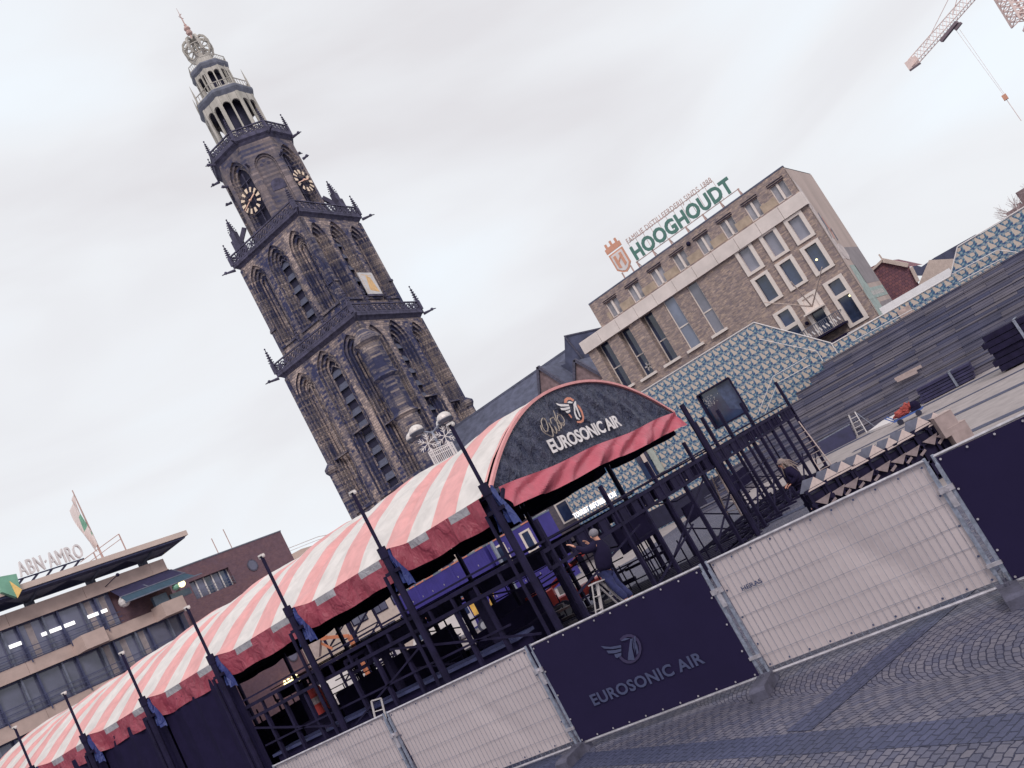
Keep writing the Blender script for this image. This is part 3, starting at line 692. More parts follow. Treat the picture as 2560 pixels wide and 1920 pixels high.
b.box(YR-.1, BZ1, -.5, 35.2, BZ1+.05, .1, 0); b.build('white_band', CONCW, hb)
b = MB(HT)
for y0, y1, z0, z1 in tops: b.box(y0, z0, -.02, y0+ (1.3 if y0 < 31 else .3), z1-.75, .03)
b.build('spandrel_panel', BRICKHU, hb)
def frame(b, h, fw=.16, out_=.1, dep=.3, mi=0):
    y1, y0, z0, z1 = h
    b.box(y0-fw*.5, z0, -dep, y0+fw, z1, out_, mi); b.box(y1-fw, z0, -dep, y1+fw*.5, z1, out_, mi)
    b.box(y0-fw*.5, z0-fw*.5, -dep, y1+fw*.5, z0+fw*.6, out_+.003, mi); b.box(y0-fw*.5, z1-fw*.6, -dep, y1+fw*.5, z1+fw*.5, out_+.003, mi)
for h in tops:
    b = MB(HT); y1, y0, z0, z1 = h
    b.box(y0, z0, -.3, y0+.06, z1, -.12); b.box(y1-.06, z0, -.3, y1, z1, -.12); my = (y0+y1)/2; b.box(my-.09, z0, -.3, my+.09, z1, -.1)
    b.box(y0, z0, -.3, y1, z0+.06, -.1); b.box(y0-.1, z1+.05, -.05, y1+.1, z1+.11, .06, 1); b.box(y0-.1, z1+.22, -.05, y1+.1, z1+.27, .06, 1)
    f = b.build('window', [FRAMEW, BLACK], hb); p = MB(HT); p.face([(y0, z0, -.25), (y1, z0, -.25), (y1, z1, -.25), (y0, z1, -.25)]); p.build('pane', CURT, f)
for i, h in enumerate(wins):
    b = MB(HT); frame(b, h, .2, .12, .3); y1, y0, z0, z1 = h
    if i < 6: b.box(y0+.2, lerp(z0, z1, .28), -.28, y1-.2, lerp(z0, z1, .28)+.04, -.22)
    if i in (6, 8): b.box(y0, lerp(z0, z1, .60), -.3, y1, lerp(z0, z1, .60)+.3, .1)
    if i == 7: b.box(y0, lerp(z0, z1, .60), -.3, y1, z1-.1, .02); b.box(y0-.12, lerp(z0, z1, .58), -.3, y1+.12, lerp(z0, z1, .58)+.12, .9)
    f = b.build('window', FRAMEW, hb); p = MB(HT); p.face([(y0, z0, -.2), (y1, z0, -.2), (y1, z1, -.2), (y0, z1, -.2)]); p.build('pane', (GLASSS if i < 3 else GLASSD), f)
    if i in (3, 6): q = MB(HT); q.ball((lerp(y0, y1, .62 if i == 3 else .2), lerp(z0, z1, .45 if i == 3 else .55), -.12), .09, 8, 5); q.build('lit_lamp', LITY, f)
for i, h in enumerate(slits):
    y1, y0, z0, z1 = h; b = MB(HT); d = (.25, .25, .9, .9, .9)[i]
    b.box(y0, z0, -d-.1, y0+.09, z1, -d+.05); b.box(y1-.09, z0, -d-.1, y1, z1, -d+.05); b.box(y0, lerp(z0, z1, .42), -d-.1, y1, lerp(z0, z1, .42)+.1, -d+.06)
    b.box(y0-.25, z0-.22, -d, y1+.25, z0, .25)
    f = b.build('window', FRAMEW, hb); p = MB(HT); p.face([(y0, z0, -d), (y1, z0, -d), (y1, z1, -d), (y0, z1, -d)]); p.build('pane', (GLASSS, GLASSL, GLASSD, GLASSD, GLASSD)[i], f)
y1, y0, z0, z1 = slits[3]; p = MB((Vector((HX+.9-.05, (y0+y1)/2, z0+.75)), Vector((0, 1, 0)), ZZ, Vector((-1, 0, 0))))
for k in range(5): t = R(72*k+10); p.bar((0, 0, 0), (.33*math.sin(t), .38*math.cos(t), 0), .14, .03, up=(0, 0, 1))
p.build('star_mark', OFFW, hb)
# balcony and poles
y1, y0, z0, z1 = wins[7]
b = MB(HT); b.box(y0-.9, z0-.1, 0, y1+.9, z0+.05, 1.3, 1)
for j in range(22):
    u = lerp(y0-.9, y1+.9, j/21); b.bar((u, z0, 1.25), (u+.05*math.sin(j), z0+.95, 1.25), .05, .03, 0)
    if j % 2: b.bar((u, z0+.3, 1.25), (u+.12, z0+.6, 1.25), .1, .05, 2)
b.bar((y0-.9, z0+.98, 1.25), (y1+.9, z0+.98, 1.25), .06, .06, 0)
for s_ in (y0-.9, y1+.9): b.bar((s_, z0+.98, 0), (s_, z0+.98, 1.25), .05, .05, 0)
b.build('balcony', [GREYTRIM, BLACK, OFFW], hb)
for tip in ((1520,800), (1345,938), (1725,705)):
    p0 = on(*c4(1660, 965), x=HX-.6); p1 = on(*c4(*tip), x=HX-3.0); b = MB(); b.tube(p0, p1, .06, 6, .035); b.build('flagpole', ABNS, hb)
b = MB(); p0 = on(*c4(845, 552), x=HX-.2); b.ball(p0, .2, 8, 5); b.build('facade_lamp', BLACK, hb)
p0 = on(*c4(1625, 1075), x=HX-.2); b = MB(); b.ball(p0, .16, 8, 5); b.build('facade_lamp', BLACK, hb)
# painted banner on the side wall
ST = (Vector((0, YR-.02, 0)), Vector((1, 0, 0)), ZZ, Vector((0, -1, 0)))
b = MB(ST); b.face([(70.1, 0, 0), (78.4, 0, 0), (78.4, 18.8, 0), (70.1, 18.8, 0)], 0)
b.face([(70.3, 5.5, .01), (73.2, 5.5, .01), (72.9, 10.0, .01), (71.0, 10.0, .01)], 1); b.face([(70.3, 7.0, .02), (78.3, 7.0, .02), (78.3, 7.9, .02), (70.3, 7.9, .02)], 1)
b.face([(72.9, 8.3, .01), (78.3, 8.3, .01), (78.3, 11.6, .01), (72.5, 11.6, .01)], 2)
b.face([(72.5, 5.5, .01), (78.3, 5.5, .01), (78.3, 6.6, .01), (73.5, 6.6, .01)], 2)
b.face([(70.3, 10.6, .012), (71.6, 10.6, .012), (71.2, 17.0, .012), (70.3, 18.0, .012)], 3)
b.prism([(72.0+1.0*math.cos(R(30*k)), 11.2+.75*math.sin(R(30*k))) for k in range(12)], .012, .03, 3)
for (x_, z_, w_, h_, r_, m_) in ((71.4, 13.2, .35, 1.6, .3, 4), (72.2, 13.0, .3, 1.4, -.2, 5), (71.0, 12.4, .3, 1.0, .2, 2), (71.8, 12.4, .35, .9, .5, 5), (71.1, 14.6, .4, 1.2, -.1, 3), (72.6, 12.2, .25, 1.2, .1, 4)):
    b.prism([(x_-w_*.5, z_), (x_+w_*.5, z_+.1), (x_+w_*.4+r_, z_+h_), (x_-w_*.3+r_, z_+h_*.9)], .013, .03, m_)
for j in range(9): b.prism([(72.6+j*.55, 7.25), (72.9+j*.55, 7.25), (72.85+j*.55, 7.65), (72.65+j*.55, 7.6)], .022, .03, 3)
b.build('side_wall_mural', [mat('mural_beige', (.46, .36, .33), .8, var=.14, vs=.6, stretch=(1, 1, .25)), mat('mural_mint', (.34, .40, .38), .8), mat('mural_taupe', (.27, .235, .25), .8, var=.12, vs=1), mat('mural_cream', (.55, .47, .46), .8), GREYTRIM, mat('mural_coral', (.55, .30, .27), .8)], hb)
# roof sign
SX = 70.6
p = lambda q: on(*c4(*q), x=SX)
sg = thing('roof_sign', 'green and coral letter sign standing on slim posts along the brick roof edge', 'sign', (SX, 24, ZT))
bl, br = p((500, 652)), p((1170, 225)); topl = p((458, 572)); hgt = topl.z-bl.z
zb_ = (bl.z+br.z)/2+.1
letters('main_lettering', 'HOOGHOUDT', (SX, bl.y, zb_), (0, -1, 0), (0, 0, 1), bl.y-br.y, hgt*1.12, GREEN, sg, bold=.035, depth=.12, sx=1.05)
b = MB(); b.bar((SX+.1, bl.y+.2, zb_-.05), (SX+.1, br.y-.3, zb_-.05), .06, .06)
for j in range(7): y = lerp(bl.y+.1, br.y-.2, j/6); b.bar((SX+.1, y, ZT-.2), (SX+.1, y, zb_), .12, .12); b.bar((SX+1.2, y, ZT-.2), (SX+.1, y, zb_), .05, .05)
ztl = zb_+hgt*1.25
sl_, sr_ = p((440, 540)), p((1015, 160))
for z in (ztl+.25,): b.bar((SX+.1, sl_.y, z), (SX+.1, sr_.y, z), .05, .05)
for j in range(12): y = lerp(sl_.y, sr_.y, j/11); b.bar((SX+.1, y, zb_), (SX+.1, y, ztl+.2), .03, .03)
b.build('sign_frame', RUSTL, sg)
letters('upper_lettering', 'FAMILIE DISTILLEERDERIJ SINDS 1888', (SX, sl_.y, ztl), (0, -1, 0), (0, 0, 1), sl_.y-sr_.y, .62, RUSTL, sg, bold=.0, depth=.05, sx=1.1)
# shield with castle crown
sc_ = p((395, 650)); T = (Vector((SX, sc_.y, sc_.z)), Vector((0, -1, 0)), ZZ, Vector((-1, 0, 0)))
T = (T[0], T[1], T[2], Vector((-1, 0, 0)))
b = MB(T); b.prism([(-.75, .75), (-.75, -.75), (-.35, -1.15), (0, -1.3), (.35, -1.15), (.75, -.75), (.75, .75)], 0, .1, 0)
b.prism([(-.6, .62), (-.6, -.68), (-.3, -1.0), (0, -1.12), (.3, -1.0), (.6, -.68), (.6, .62)], .1, .13, 1)
b.prism([(-.8, .9), (.8, .9), (.8, 1.35), (.62, 1.35), (.62, 1.75), (.42, 1.75), (.42, 1.4), (.1, 1.4), (.1, 1.8), (-.1, 1.8), (-.1, 1.4), (-.42, 1.4), (-.42, 1.75), (-.62, 1.75), (-.62, 1.35), (-.8, 1.35)], 0, .1, 0)
b.prism([(-.42, .45), (-.42, -.65), (-.17, -.8), (-.17, .45)], .13, .16, 0); b.prism([(.42, .45), (.42, -.65), (.17, -.8), (.17, .45)], .13, .16, 0); b.bar((-.35, -.35, .15), (.35, .25, .15), .12, .04, 0, up=(0, 0, 1))
b.bar((-.5, -1.1, 0), (-.5, ZT-sc_.z-.1, 0), .1, .1, 2); b.bar((.5, -1.0, 0), (.5, ZT-sc_.z-.1, 0), .1, .1, 2)
b.build('shield_emblem', [RUSTO, OFFW, RUSTL], sg)
# ------------------------------------------------------------ visitor pavilion with ornament cladding
def c6(x, y): return (x*.4459, 1180+y*.4459)
def c5(x, y): return (1200+x*.30136, 900+y*.30136)
def c7(x, y): return (1900+x*.37373, 480+y*.37373)
def c8(x, y): return (1300+x*.31348, 1180+y*.31348)
def c9(x, y): return (700+x*.34364, 1350+y*.34364)
def c10(x, y): return (1700+x*.3014, 900+y*.3014)
def c11(x, y): return (2100+x*.30144, 700+y*.30144)
def c12(x, y): return (1600+x*.19293, 1080+y*.19293)
def c13(x, y): return (1350+x*.1447, 1300+y*.1447)
def c14(x, y): return (950+x*.13863, 1450+y*.13863)
def c15(x, y): return (700+x*.15674, 1500+y*.15674)
def c16(x, y): return (1900+x*.22604, 1100+y*.22604)
PX = 56.0
SCP = PX/50.0
PY = lambda y: y*SCP
PZ = lambda z: EYE+(z-EYE)*SCP
PT = (Vector((PX, 0, 0)), Vector((0, 1, 0)), ZZ, Vector((-1, 0, 0)))
pv = thing('visitor_pavilion', 'long pavilion clad in blue and cream ornament panels beside the wooden steps', 'building', (60, 22, 0))
b = MB(PT)
# wall with a window hole
hole = (PY(20.2), PY(17.95), PZ(4.05), PZ(6.27))
gridwall(b, PY(15.0), PY(31.7), 0, PZ(8.15), [hole], depth=.4)
b.face([(PY(y), 0 if z == 0 else PZ(z), 0) for y, z in ((15.0, 0), (15.0, 8.15), (14.9, 8.1), (12.0, 5.0), (12.0, 0))])
b.face([(PY(y), 0 if z == 0 else PZ(z), 0) for y, z in ((12.0, 0), (12.0, 4.95), (5.3, 4.95), (5.3, 0))]); b.face([(PY(y), 0 if z == 0 else PZ(z), 0) for y, z in ((5.3, 0), (5.3, 4.95), (4.3, 6.02), (-14, 6.1), (-14, 0))])
b.build('cladding', TILE, pv)
b = MB(); b.box(PX+.45, PY(16.4), 0, 59.5, PY(31.6), PZ(8.0)); b.box(PX+.02, PY(-14), 0, 57.5, PY(15), PZ(4.2)); b.build('body', DKSLATE, pv)
k_ = [on(*c4(*k), x=57.8) for k in ((1240, 1140), (1300, 1116), (1812, 1212), (2010, 1080))]
b = MB(); b.face([(57.8, y_, z_) for y_, z_ in ((k_[0].y+.5, 4.3), (k_[0].y+.5, k_[0].z-.1), (k_[1].y, k_[1].z), (k_[2].y, k_[2].z), (k_[3].y, k_[3].z), (k_[3].y, 4.3))]); b.build('rear_cladding', TILE, pv)
b = MB(); b.path([k_[0], k_[1], k_[2], k_[3]], .035, 5); b.build('rear_coping', OFFW, pv)
b = MB(PT)
def edge(mb, pts, r=.035): mb.path([(PY(q[0]), PZ(q[1]), .03) for q in pts], r, 5)
edge(b, [(31.7, 8.2), (15.0, 8.2), (12.0, 5.05), (12.0, 4.4)]); edge(b, [(12.0, 4.98), (5.3, 4.98), (4.3, 6.06), (-14, 6.14)])
b.build('coping', OFFW, pv)
for X, pts in ((50.8, ((585, 948), (1000, 723), (1035, 785))), (49.95, ((0, 985), (380, 1065), (420, 1130))), (49.85, ((620, 1000), (1020, 785))), (49.7, ((-15, 1490), (85, 1235), (305, 1110))), (49.6, ((35, 1480), (120, 1275), (335, 1158))), (49.9, ((1285, 550), (1590, 388), (1766, 410))), (49.8, ((1330, 602), (1612, 450)))):
    b = MB(); b.path([on(*c7(*q), x=X*SCP-.1) for q in pts], .024, 5); b.build('handrail', OFFW, pv)
b = MB(PT); y1, y0, z0, z1 = hole
b.box(y0-.05, z0, -.35, y0+.06, z1, .05); b.box(y1-.06, z0, -.35, y1+.05, z1, .05); b.box(y0, z1-.05, -.35, y1, z1+.05, .05); b.box(y0, z0-.04, -.35, y1, z0+.06, .05)
wf = b.build('window', BLACK, pv)
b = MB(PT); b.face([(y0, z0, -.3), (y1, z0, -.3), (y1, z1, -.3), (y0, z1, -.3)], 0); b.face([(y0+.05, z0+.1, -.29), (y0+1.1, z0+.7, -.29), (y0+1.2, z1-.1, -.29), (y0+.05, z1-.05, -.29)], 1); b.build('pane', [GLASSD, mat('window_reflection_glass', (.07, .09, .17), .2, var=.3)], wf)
b = MB(PT)
for i in range(70): yy = y1-.1-abs(random.gauss(0, .45)); zz = z1-.35-random.random()*.7; b.box(yy, zz, -.285, yy+.025, zz+.035, -.27)
b.build('string_light', HANDW, wf)['kind'] = 'stuff'
bl = on(*c8(440, 372), x=PX-.05); br = on(*c8(775, 196), x=PX-.05)
L_ = bl.y-br.y
letters('lettering', 'TOURIST INFORMATION', (PX-.06, bl.y, 3.42), (0, -1, 0), (0, 0, 1), L_, .40, LITW, pv, bold=.008, depth=.08, sx=1.15)
def onrect(mb, tl, tr, br_, bl_, X, mi=0, th=.05, cf=c7):
    q = [on(*cf(*k), x=X) for k in (tl, tr, br_, bl_)]
    ya = (q[0].y+q[3].y)/2; yb = (q[1].y+q[2].y)/2; za = (q[2].z+q[3].z)/2; zc = (q[0].z+q[1].z)/2
    mb.box(X, yb, za, X+th, ya, zc, mi); return ya, yb, za, zc
def cz(x, y): return (1500+x*.13562, 1040+y*.13562)
b = MB(); onrect(b, (675, 615), (740, 585), (1035, 1100), (970, 1135), PX-.12, 0, .1, cz); b.build('cream_column', CREAM, pv)
b = MB(); onrect(b, (805, 545), (905, 500), (1190, 1000), (1100, 1055), PX-.14, 0, .08, cz); b.build('pale_banner', mat('pale_green_banner', (.40, .42, .38), .7), pv)
b = MB(); onrect(b, (590, 680), (680, 640), (960, 1130), (880, 1180), PX-.1, 0, .05, cz); onrect(b, (740, 600), (790, 560), (1080, 1060), (1040, 1090), PX-.1, 0, .05, cz); b.build('entrance_glazing', GLASSD, pv)
# lower openings of the pavilion (dark glazed front below the lettering)
b = MB(PT)
for a, c in ((PY(20.8), PY(30.8)), ): b.box(a, .1, -.1, c, 1.4, .04)
b.build('glazed_front', DARKIN, pv)
b = MB(); q = [on(*c4(*k), x=68.8) for k in ((1735, 1195), (1898, 1128), (1908, 1165), (1815, 1218))]; b.box(68.8, q[2].y, q[3].z, 69.9, q[0].y, q[1].z); b.build('dark_box_below_balcony', BLACKCLOTH, hb)  # plain dark box filling the space below the balcony
b = MB(); onrect(b, (920, 800), (1005, 745), (1030, 830), (950, 870), PX-.1, 0, .06); b.build('poster', mat('faded_poster', (.48, .36, .33), .7, var=.3, vs=4), pv)
# wooden steps
st = thing('wooden_steps', 'broad weathered timber seating steps rising from the square', 'steps', (53, 2, 0))
b = MB(); N_ = 11; SY0 = 24.5; ZS = PZ(4.33)
for i in range(N_):
    x0 = 50.4+i*.51; z1 = ZS*(i+1)/N_
    ye = lerp(SY0, PY(12.9), i/(N_-1))
    b.box(x0, -16, 0 if i == 0 else ZS*i/N_-.05, x0+.56 if i < N_-1 else PX-.01, ye, z1)
    b.box(x0-.05, -16, z1-.06, x0+.02, ye, z1+.006)
b.build('tread', WOOD, st)
b = MB()
for (a, c_, X) in (((455, 825), (675, 712), 51.6), ((470, 838), (640, 760), 51.5)):
    p, q = on(*c11(*a), x=X), on(*c11(*c_), x=X); b.bar(p, q, .05, .16)
b.build('pale_board', LWOOD, st)
tag_w = thing('white_parapet', 'plain white sheet parapet above the ornament band right of the brick building', 'wall', (60, 9, 0))
b = MB(); ya, yb, za, zc = onrect(b, (805, 768), (1287, 500), (1275, 578), (815, 832), 60.0, 0, .3); b.box(60.05, yb, 0, 60.3, ya, za); b.build('sheet', WHITEP, tag_w)

# ------------------------------------------------------------ houses right of and behind the pavilion
def simple_house(name, label, X, ys, z0, ze, zr, depth, wm, rm, trimm=None):
    t = thing(name, label, 'house', (X, sum(ys)/2, 0)); y0, y1 = ys
    b = MB(); b.box(X, y0, 0, X+depth, y1, ze); ym = (y0+y1)/2
    b.face([(X, y0, ze), (X, y1, ze), (X, ym, zr)]); b.face([(X+depth, y0, ze), (X+depth, y1, ze), (X+depth, ym, zr)]); b.build('wall', wm, t)
    r = MB()
    for ya in (y0-.3, y1+.3): r.face([(X-.3, ya, ze-.15), (X-.3, ym, zr+.1), (X+depth+.3, ym, zr+.1), (X+depth+.3, ya, ze-.15)])
    ro = r.build('roof', rm, t)
    if trimm:
        b = MB()
        for ya in (y0-.3, y1+.3): b.bar((X-.35, ya, ze-.1), (X-.35, ym, zr+.15), .2, .35)
        b.bar((X, ym, zr), (X, ym, zr+.8), .1, .1); b.bar((X+depth*.4, ym, zr), (X+depth*.4, ym, zr+.6), .1, .1)
        b.build('barge_board', trimm, t)
    return t
# red tiled roof facing the square
t = thing('red_roofed_house', 'small house with steep red tiled roof and pale ridge trim beside the mural wall', 'house', (84, 13, 0))
q = [on(*c7(*k), x=84) for k in ((745, 505), (825, 462), (1000, 500), (1052, 603), (895, 700))]
b = MB(); b.face([(84, q[0].y+1.6, 6.5), (84, q[0].y+1.6, q[0].z+.2), (84, q[1].y, q[1].z), (84, q[2].y, q[2].z), (84, q[3].y, q[3].z-.4), (84, q[3].y, 6.3)], 0); b.box(84.2, q[3].y, 0, 92, q[0].y+1.6, 6.5, 1)
b.face([(84, q[2].y, q[2].z), (92, q[2].y, q[2].z), (92, q[1].y, q[1].z), (84, q[1].y, q[1].z)], 0); b.build('roof', [REDROOF, GABBR], t)
b = MB(); b.bar(q[0]+Vector((-.1, 1.5, -.6)), q[1]+Vector((-.1, 0, .1)), .3, .2); b.bar(q[1]+Vector((-.1, 0, .1)), q[2]+Vector((-.1, 0, .15)), .3, .35); b.bar(q[2]+Vector((-.1, -.1, -.1)), q[3]+Vector((-.1, -.1, 0)), .25, .3); b.bar(q[1], q[1]+ZZ*.7, .12, .12); b.build('ridge_trim', CREAM, t)
b = MB(); b.box(83.7, q[3].y-.1, 5.9, 84.1, q[0].y+1.6, 6.3); b.build('gutter', BLACK, t)
t = thing('beige_house', 'beige rendered gable end with dark slate roof behind the white parapet', 'house', (95, 9, 0))
q = [on(*c7(*k), x=95) for k in ((1060, 620), (1130, 455), (1320, 445), (1320, 620))]
b = MB(); b.face([(95, q[0].y+.5, 0), (95, q[0].y, q[0].z), (95, q[1].y, q[1].z), (95, q[2].y, q[2].z), (95, q[2].y, 0)]); b.build('wall', CREAM, t)
q = [on(*c7(*k), x=98) for k in ((1040, 560), (1010, 480), (1080, 500), (1165, 440), (1440, 285), (1510, 280), (1520, 560))]
b = MB(); b.prism([(k.y, k.z) for k in q], 0, .5) if False else b.face([(98, k.y, k.z) for k in q]); b.face([(98, q[4].y, q[4].z), (98, q[3].y, q[3].z), (110, q[3].y, q[3].z), (110, q[4].y, q[4].z)]); b.build('roof', DKSLATE, t)
t = thing('far_chimney_house', 'brown roof end with chimney pots at the far right above the ornament wall', 'house', (88, -3, 0))
def ca(x, y): return (2380+x*.12056, 440+y*.12056)
q = [on(*ca(*k), x=88) for k in ((1215, 905), (1100, 780), (1400, 600), (1700, 420), (1900, 700))]
b = MB(); b.face([(88, k.y, k.z) for k in q]+[(88, q[-1].y, 0), (88, q[0].y, 0)]); b.box(88.1, q[-1].y, 0, 95, q[0].y, q[0].z); b.build('wall', GABBR, t)
b = MB(); k = on(*ca(1440, 540), x=88.5); b.box(88.3, k.y-1.4, k.z-1, 89.4, k.y, k.z+.9); k2 = on(*ca(1375, 565), x=88.5); b.lathe([(.2, k2.z-.6), (.2, k2.z)], 8, (88.6, k2.y)); b.build('chimney', GABBR, t)
# church nave and cross gables behind the tent
ch = thing('church_nave', 'long grey slate church roof with two small brick gables behind the tent', 'church', (92, 60, 0))
RX, RZ = 92.0, 20.9
b = MB(); b.face([(86, 70, 14), (86, 46, 14), (RX, 46, RZ), (RX, 70, RZ)]); b.face([(98, 70, 14), (98, 46, 14), (RX, 46, RZ), (RX, 70, RZ)]); b.bar((RX, 46, RZ), (RX, 70, RZ), .3, .25); b.build('roof', SLATE, ch)
b = MB(); b.box(86.2, 46, 0, 97.8, 70, 14); b.build('wall', GABBR, ch)
def gable(tip, w, X, zdrop):
    p = on(*tip, x=X); b = MB(); b.face([(X, p.y+w, p.z-zdrop), (X, p.y, p.z), (X, p.y-w, p.z-zdrop), (X, p.y-w, 8), (X, p.y+w, 8)], 0)
    b.bar((X-.05, p.y+w, p.z-zdrop), (X-.05, p.y, p.z+.1), .4, .3, 2); b.bar((X-.05, p.y-w, p.z-zdrop), (X-.05, p.y, p.z+.1), .4, .3, 2)
    for s in (-1, 1): b.face([(X, p.y+s*w, p.z-zdrop), (X, p.y, p.z), (X+8, p.y, p.z), (X+8, p.y+s*w, p.z-zdrop)], 1)
    g_ = b.build('gable', [GABBR, SLATE, CONC], ch)
    T = (Vector((X-.06, p.y, p.z-zdrop)), Vector((0, 1, 0)), ZZ, Vector((-1, 0, 0))); m = MB(T); o = outline(0, w*.42, -5, -.8, .6)
    m.prism(o, 0, .1); m.build('pointed_window', mat('old_leaded_window', (.44, .36, .34), .6, var=.2), g_)
gable(c5(487, 62), 2.3, 84, 4.0); gable(c5(790, 5), 3.0, 82, 4.6)
t = thing('slate_roof_house', 'dark slate hipped roof seen left of the brick building under its white band', 'house', (88, 44, 0))
q = [on(*c4(*k), x=88) for k in ((-20, 1365), (35, 1340), (28, 1160), (150, 1130), (275, 1105), (320, 1500))]
b = MB(); b.face([(88, k.y, k.z) for k in q]+[(88, q[-1].y, 0), (88, q[0].y, 0)]); b.face([(88, q[2].y, q[2].z), (88, q[4].y, q[4].z), (96, q[4].y, q[4].z), (96, q[2].y, q[2].z)]); b.build('roof', DKSLATE, t)
b = MB(); b.bar(q[2], q[4], .2, .15); b.bar(on(*c4(30, 1160), x=87.9), on(*c4(165, 1330), x=87.9), .15, .12); b.build('ridge_trim', CONC, t)
# small cream dormer just above the gable sheet
t = thing('dormer_house', 'small slate roofed house with one cream framed dormer behind the tent top', 'house', (74, 38, 0))
ya, za = on(*c5(1040, 205), x=74).y, on(*c5(1040, 205), x=74).z
b = MB(); b.box(74, ya-3, 0, 79, ya+1.2, za-1.2); b.face([(74, ya-3, za-1.2), (74, ya+1.2, za-1.2), (78, ya+1.2, za+.4), (78, ya-3, za+.4)]); b.build('roof', DKSLATE, t)
b = MB(); b.box(73.6, ya-1.0, za-.8, 74.8, ya+1.0, za+.55); dm = b.build('dormer', CREAM, t); b = MB(); b.box(73.55, ya-.75, za-.6, 73.62, ya+.75, za+.3); b.build('pane', GLASSD, dm)

# dark brick building between containers and pavilion
t = thing('dark_brick_building', 'dark brown brick building with cream framed sash windows behind the blue containers', 'building', (62, 42, 0))
b = MB(); b.box(60, 33.5, 0, 68, 47, 5.35); b.build('wall', brick('dark_brown_brick', (.15, .12, .14), (.10, .09, .12), (.12, .1, .13), .25, .08, .01, bump=.3), t)
b = MB(); b.box(59.8, 33.3, 5.35, 60.2, 47, 5.5, 1); b.face([(59.8, 33.3, 5.5), (59.8, 47, 5.5), (64, 47, 8), (64, 33.3, 8)], 0); b.build('roof', [DKSLATE, CREAM], t)
for cpx in ((537, 1345), (705, 1250)):
    p = on(*c5(*cpx), x=60); b = MB((Vector((60, 0, 0)), Vector((0, 1, 0)), ZZ, Vector((-1, 0, 0)))); h = (p.y+.62, p.y-.62, p.z-.85, p.z+.75); frame(b, h, .1, .06, .05); w_ = b.build('window', FRAMEW, t)
    m = MB(); m.box(59.97, p.y-.5, p.z-.75, 59.985, p.y+.5, p.z+.65); m.build('pane', GLASSD, w_)
# pale building far behind the containers
t = thing('pale_shopfront', 'pale rendered building with dark windows behind the containers', 'building', (70, 66, 0))
b = MB(); b.box(61, 68, 0, 84, 80, 11.5); b.build('wall', CREAM, t)
for i in range(7):
    for z in (1.0, 4.6, 8.0):
        x = 62+i*3.1; m = MB(); m.box(x, 67.93, z, x+2.2, 67.99, z+2.3); w_ = m.build('window', BLACK, t)
        m = MB(); m.box(x+.12, 67.9, z+.12, x+1.02, 67.925, z+2.2); m.box(x+1.15, 67.9, z+.12, x+2.1, 67.925, z+2.2); m.build('pane', GLAB, w_)

# ------------------------------------------------------------ bank office block
ab = thing('office_block', 'four storey office block with pinkish panel bands and a flat overhanging roof slab', 'building', (30, 66, 0))
Y0 = 62.0; XR = 42.3; XL = 8.0
b = MB(); b.box(XL, Y0+.6, 0, XR-.1, Y0+12, 15.2); b.build('body', REDB, ab)
b = MB()
for z0, z1 in ((15.2, 16.12), (11.78, 12.6), (8.42, 9.3), (5.0, 5.9)):
    x = XL
    while x < XR: x2 = min(XR, x+5.5); b.box(x+.01, Y0-.0, z0, x2-.01, Y0+.6, z1); x = x2
    b.box(XL, Y0-.05, z0-.05, XR+.02, Y0-.003, z0+.03)
for z0, z1 in ((11.7, 12.75), ):
    for x0, x1 in ((33.2, 35.7), (39.6, 42.3)): b.prism([(x0, Y0), (x0+.3, Y0-1.0), (x1-.5, Y0-1.0), (x1, Y0)], z0, z1) if True else None
b.build('panel_band', ABNC, ab)
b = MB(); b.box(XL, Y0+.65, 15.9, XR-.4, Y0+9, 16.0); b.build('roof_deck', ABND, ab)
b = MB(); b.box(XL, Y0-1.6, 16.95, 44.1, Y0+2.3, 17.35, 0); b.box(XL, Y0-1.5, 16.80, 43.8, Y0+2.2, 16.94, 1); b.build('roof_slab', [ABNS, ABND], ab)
b = MB()
for x in (14, 18.5, 23, 27.5, 32.0, 36.6, 41.0):
    b.box(x, Y0+.8, 16.1, x+.5, Y0+1.3, 16.8); b.face([(x+.1, Y0-1.3, 16.78), (x+.1, Y0+1.0, 16.2), (x+.1, Y0+1.0, 16.78)]); b.face([(x-.0, Y0+.8, 16.5), (x-2.0, Y0-.6, 16.78), (x+2.5, Y0-.6, 16.78), (x+.5, Y0+.8, 16.5)])
b.build('slab_support', ABNG, ab)
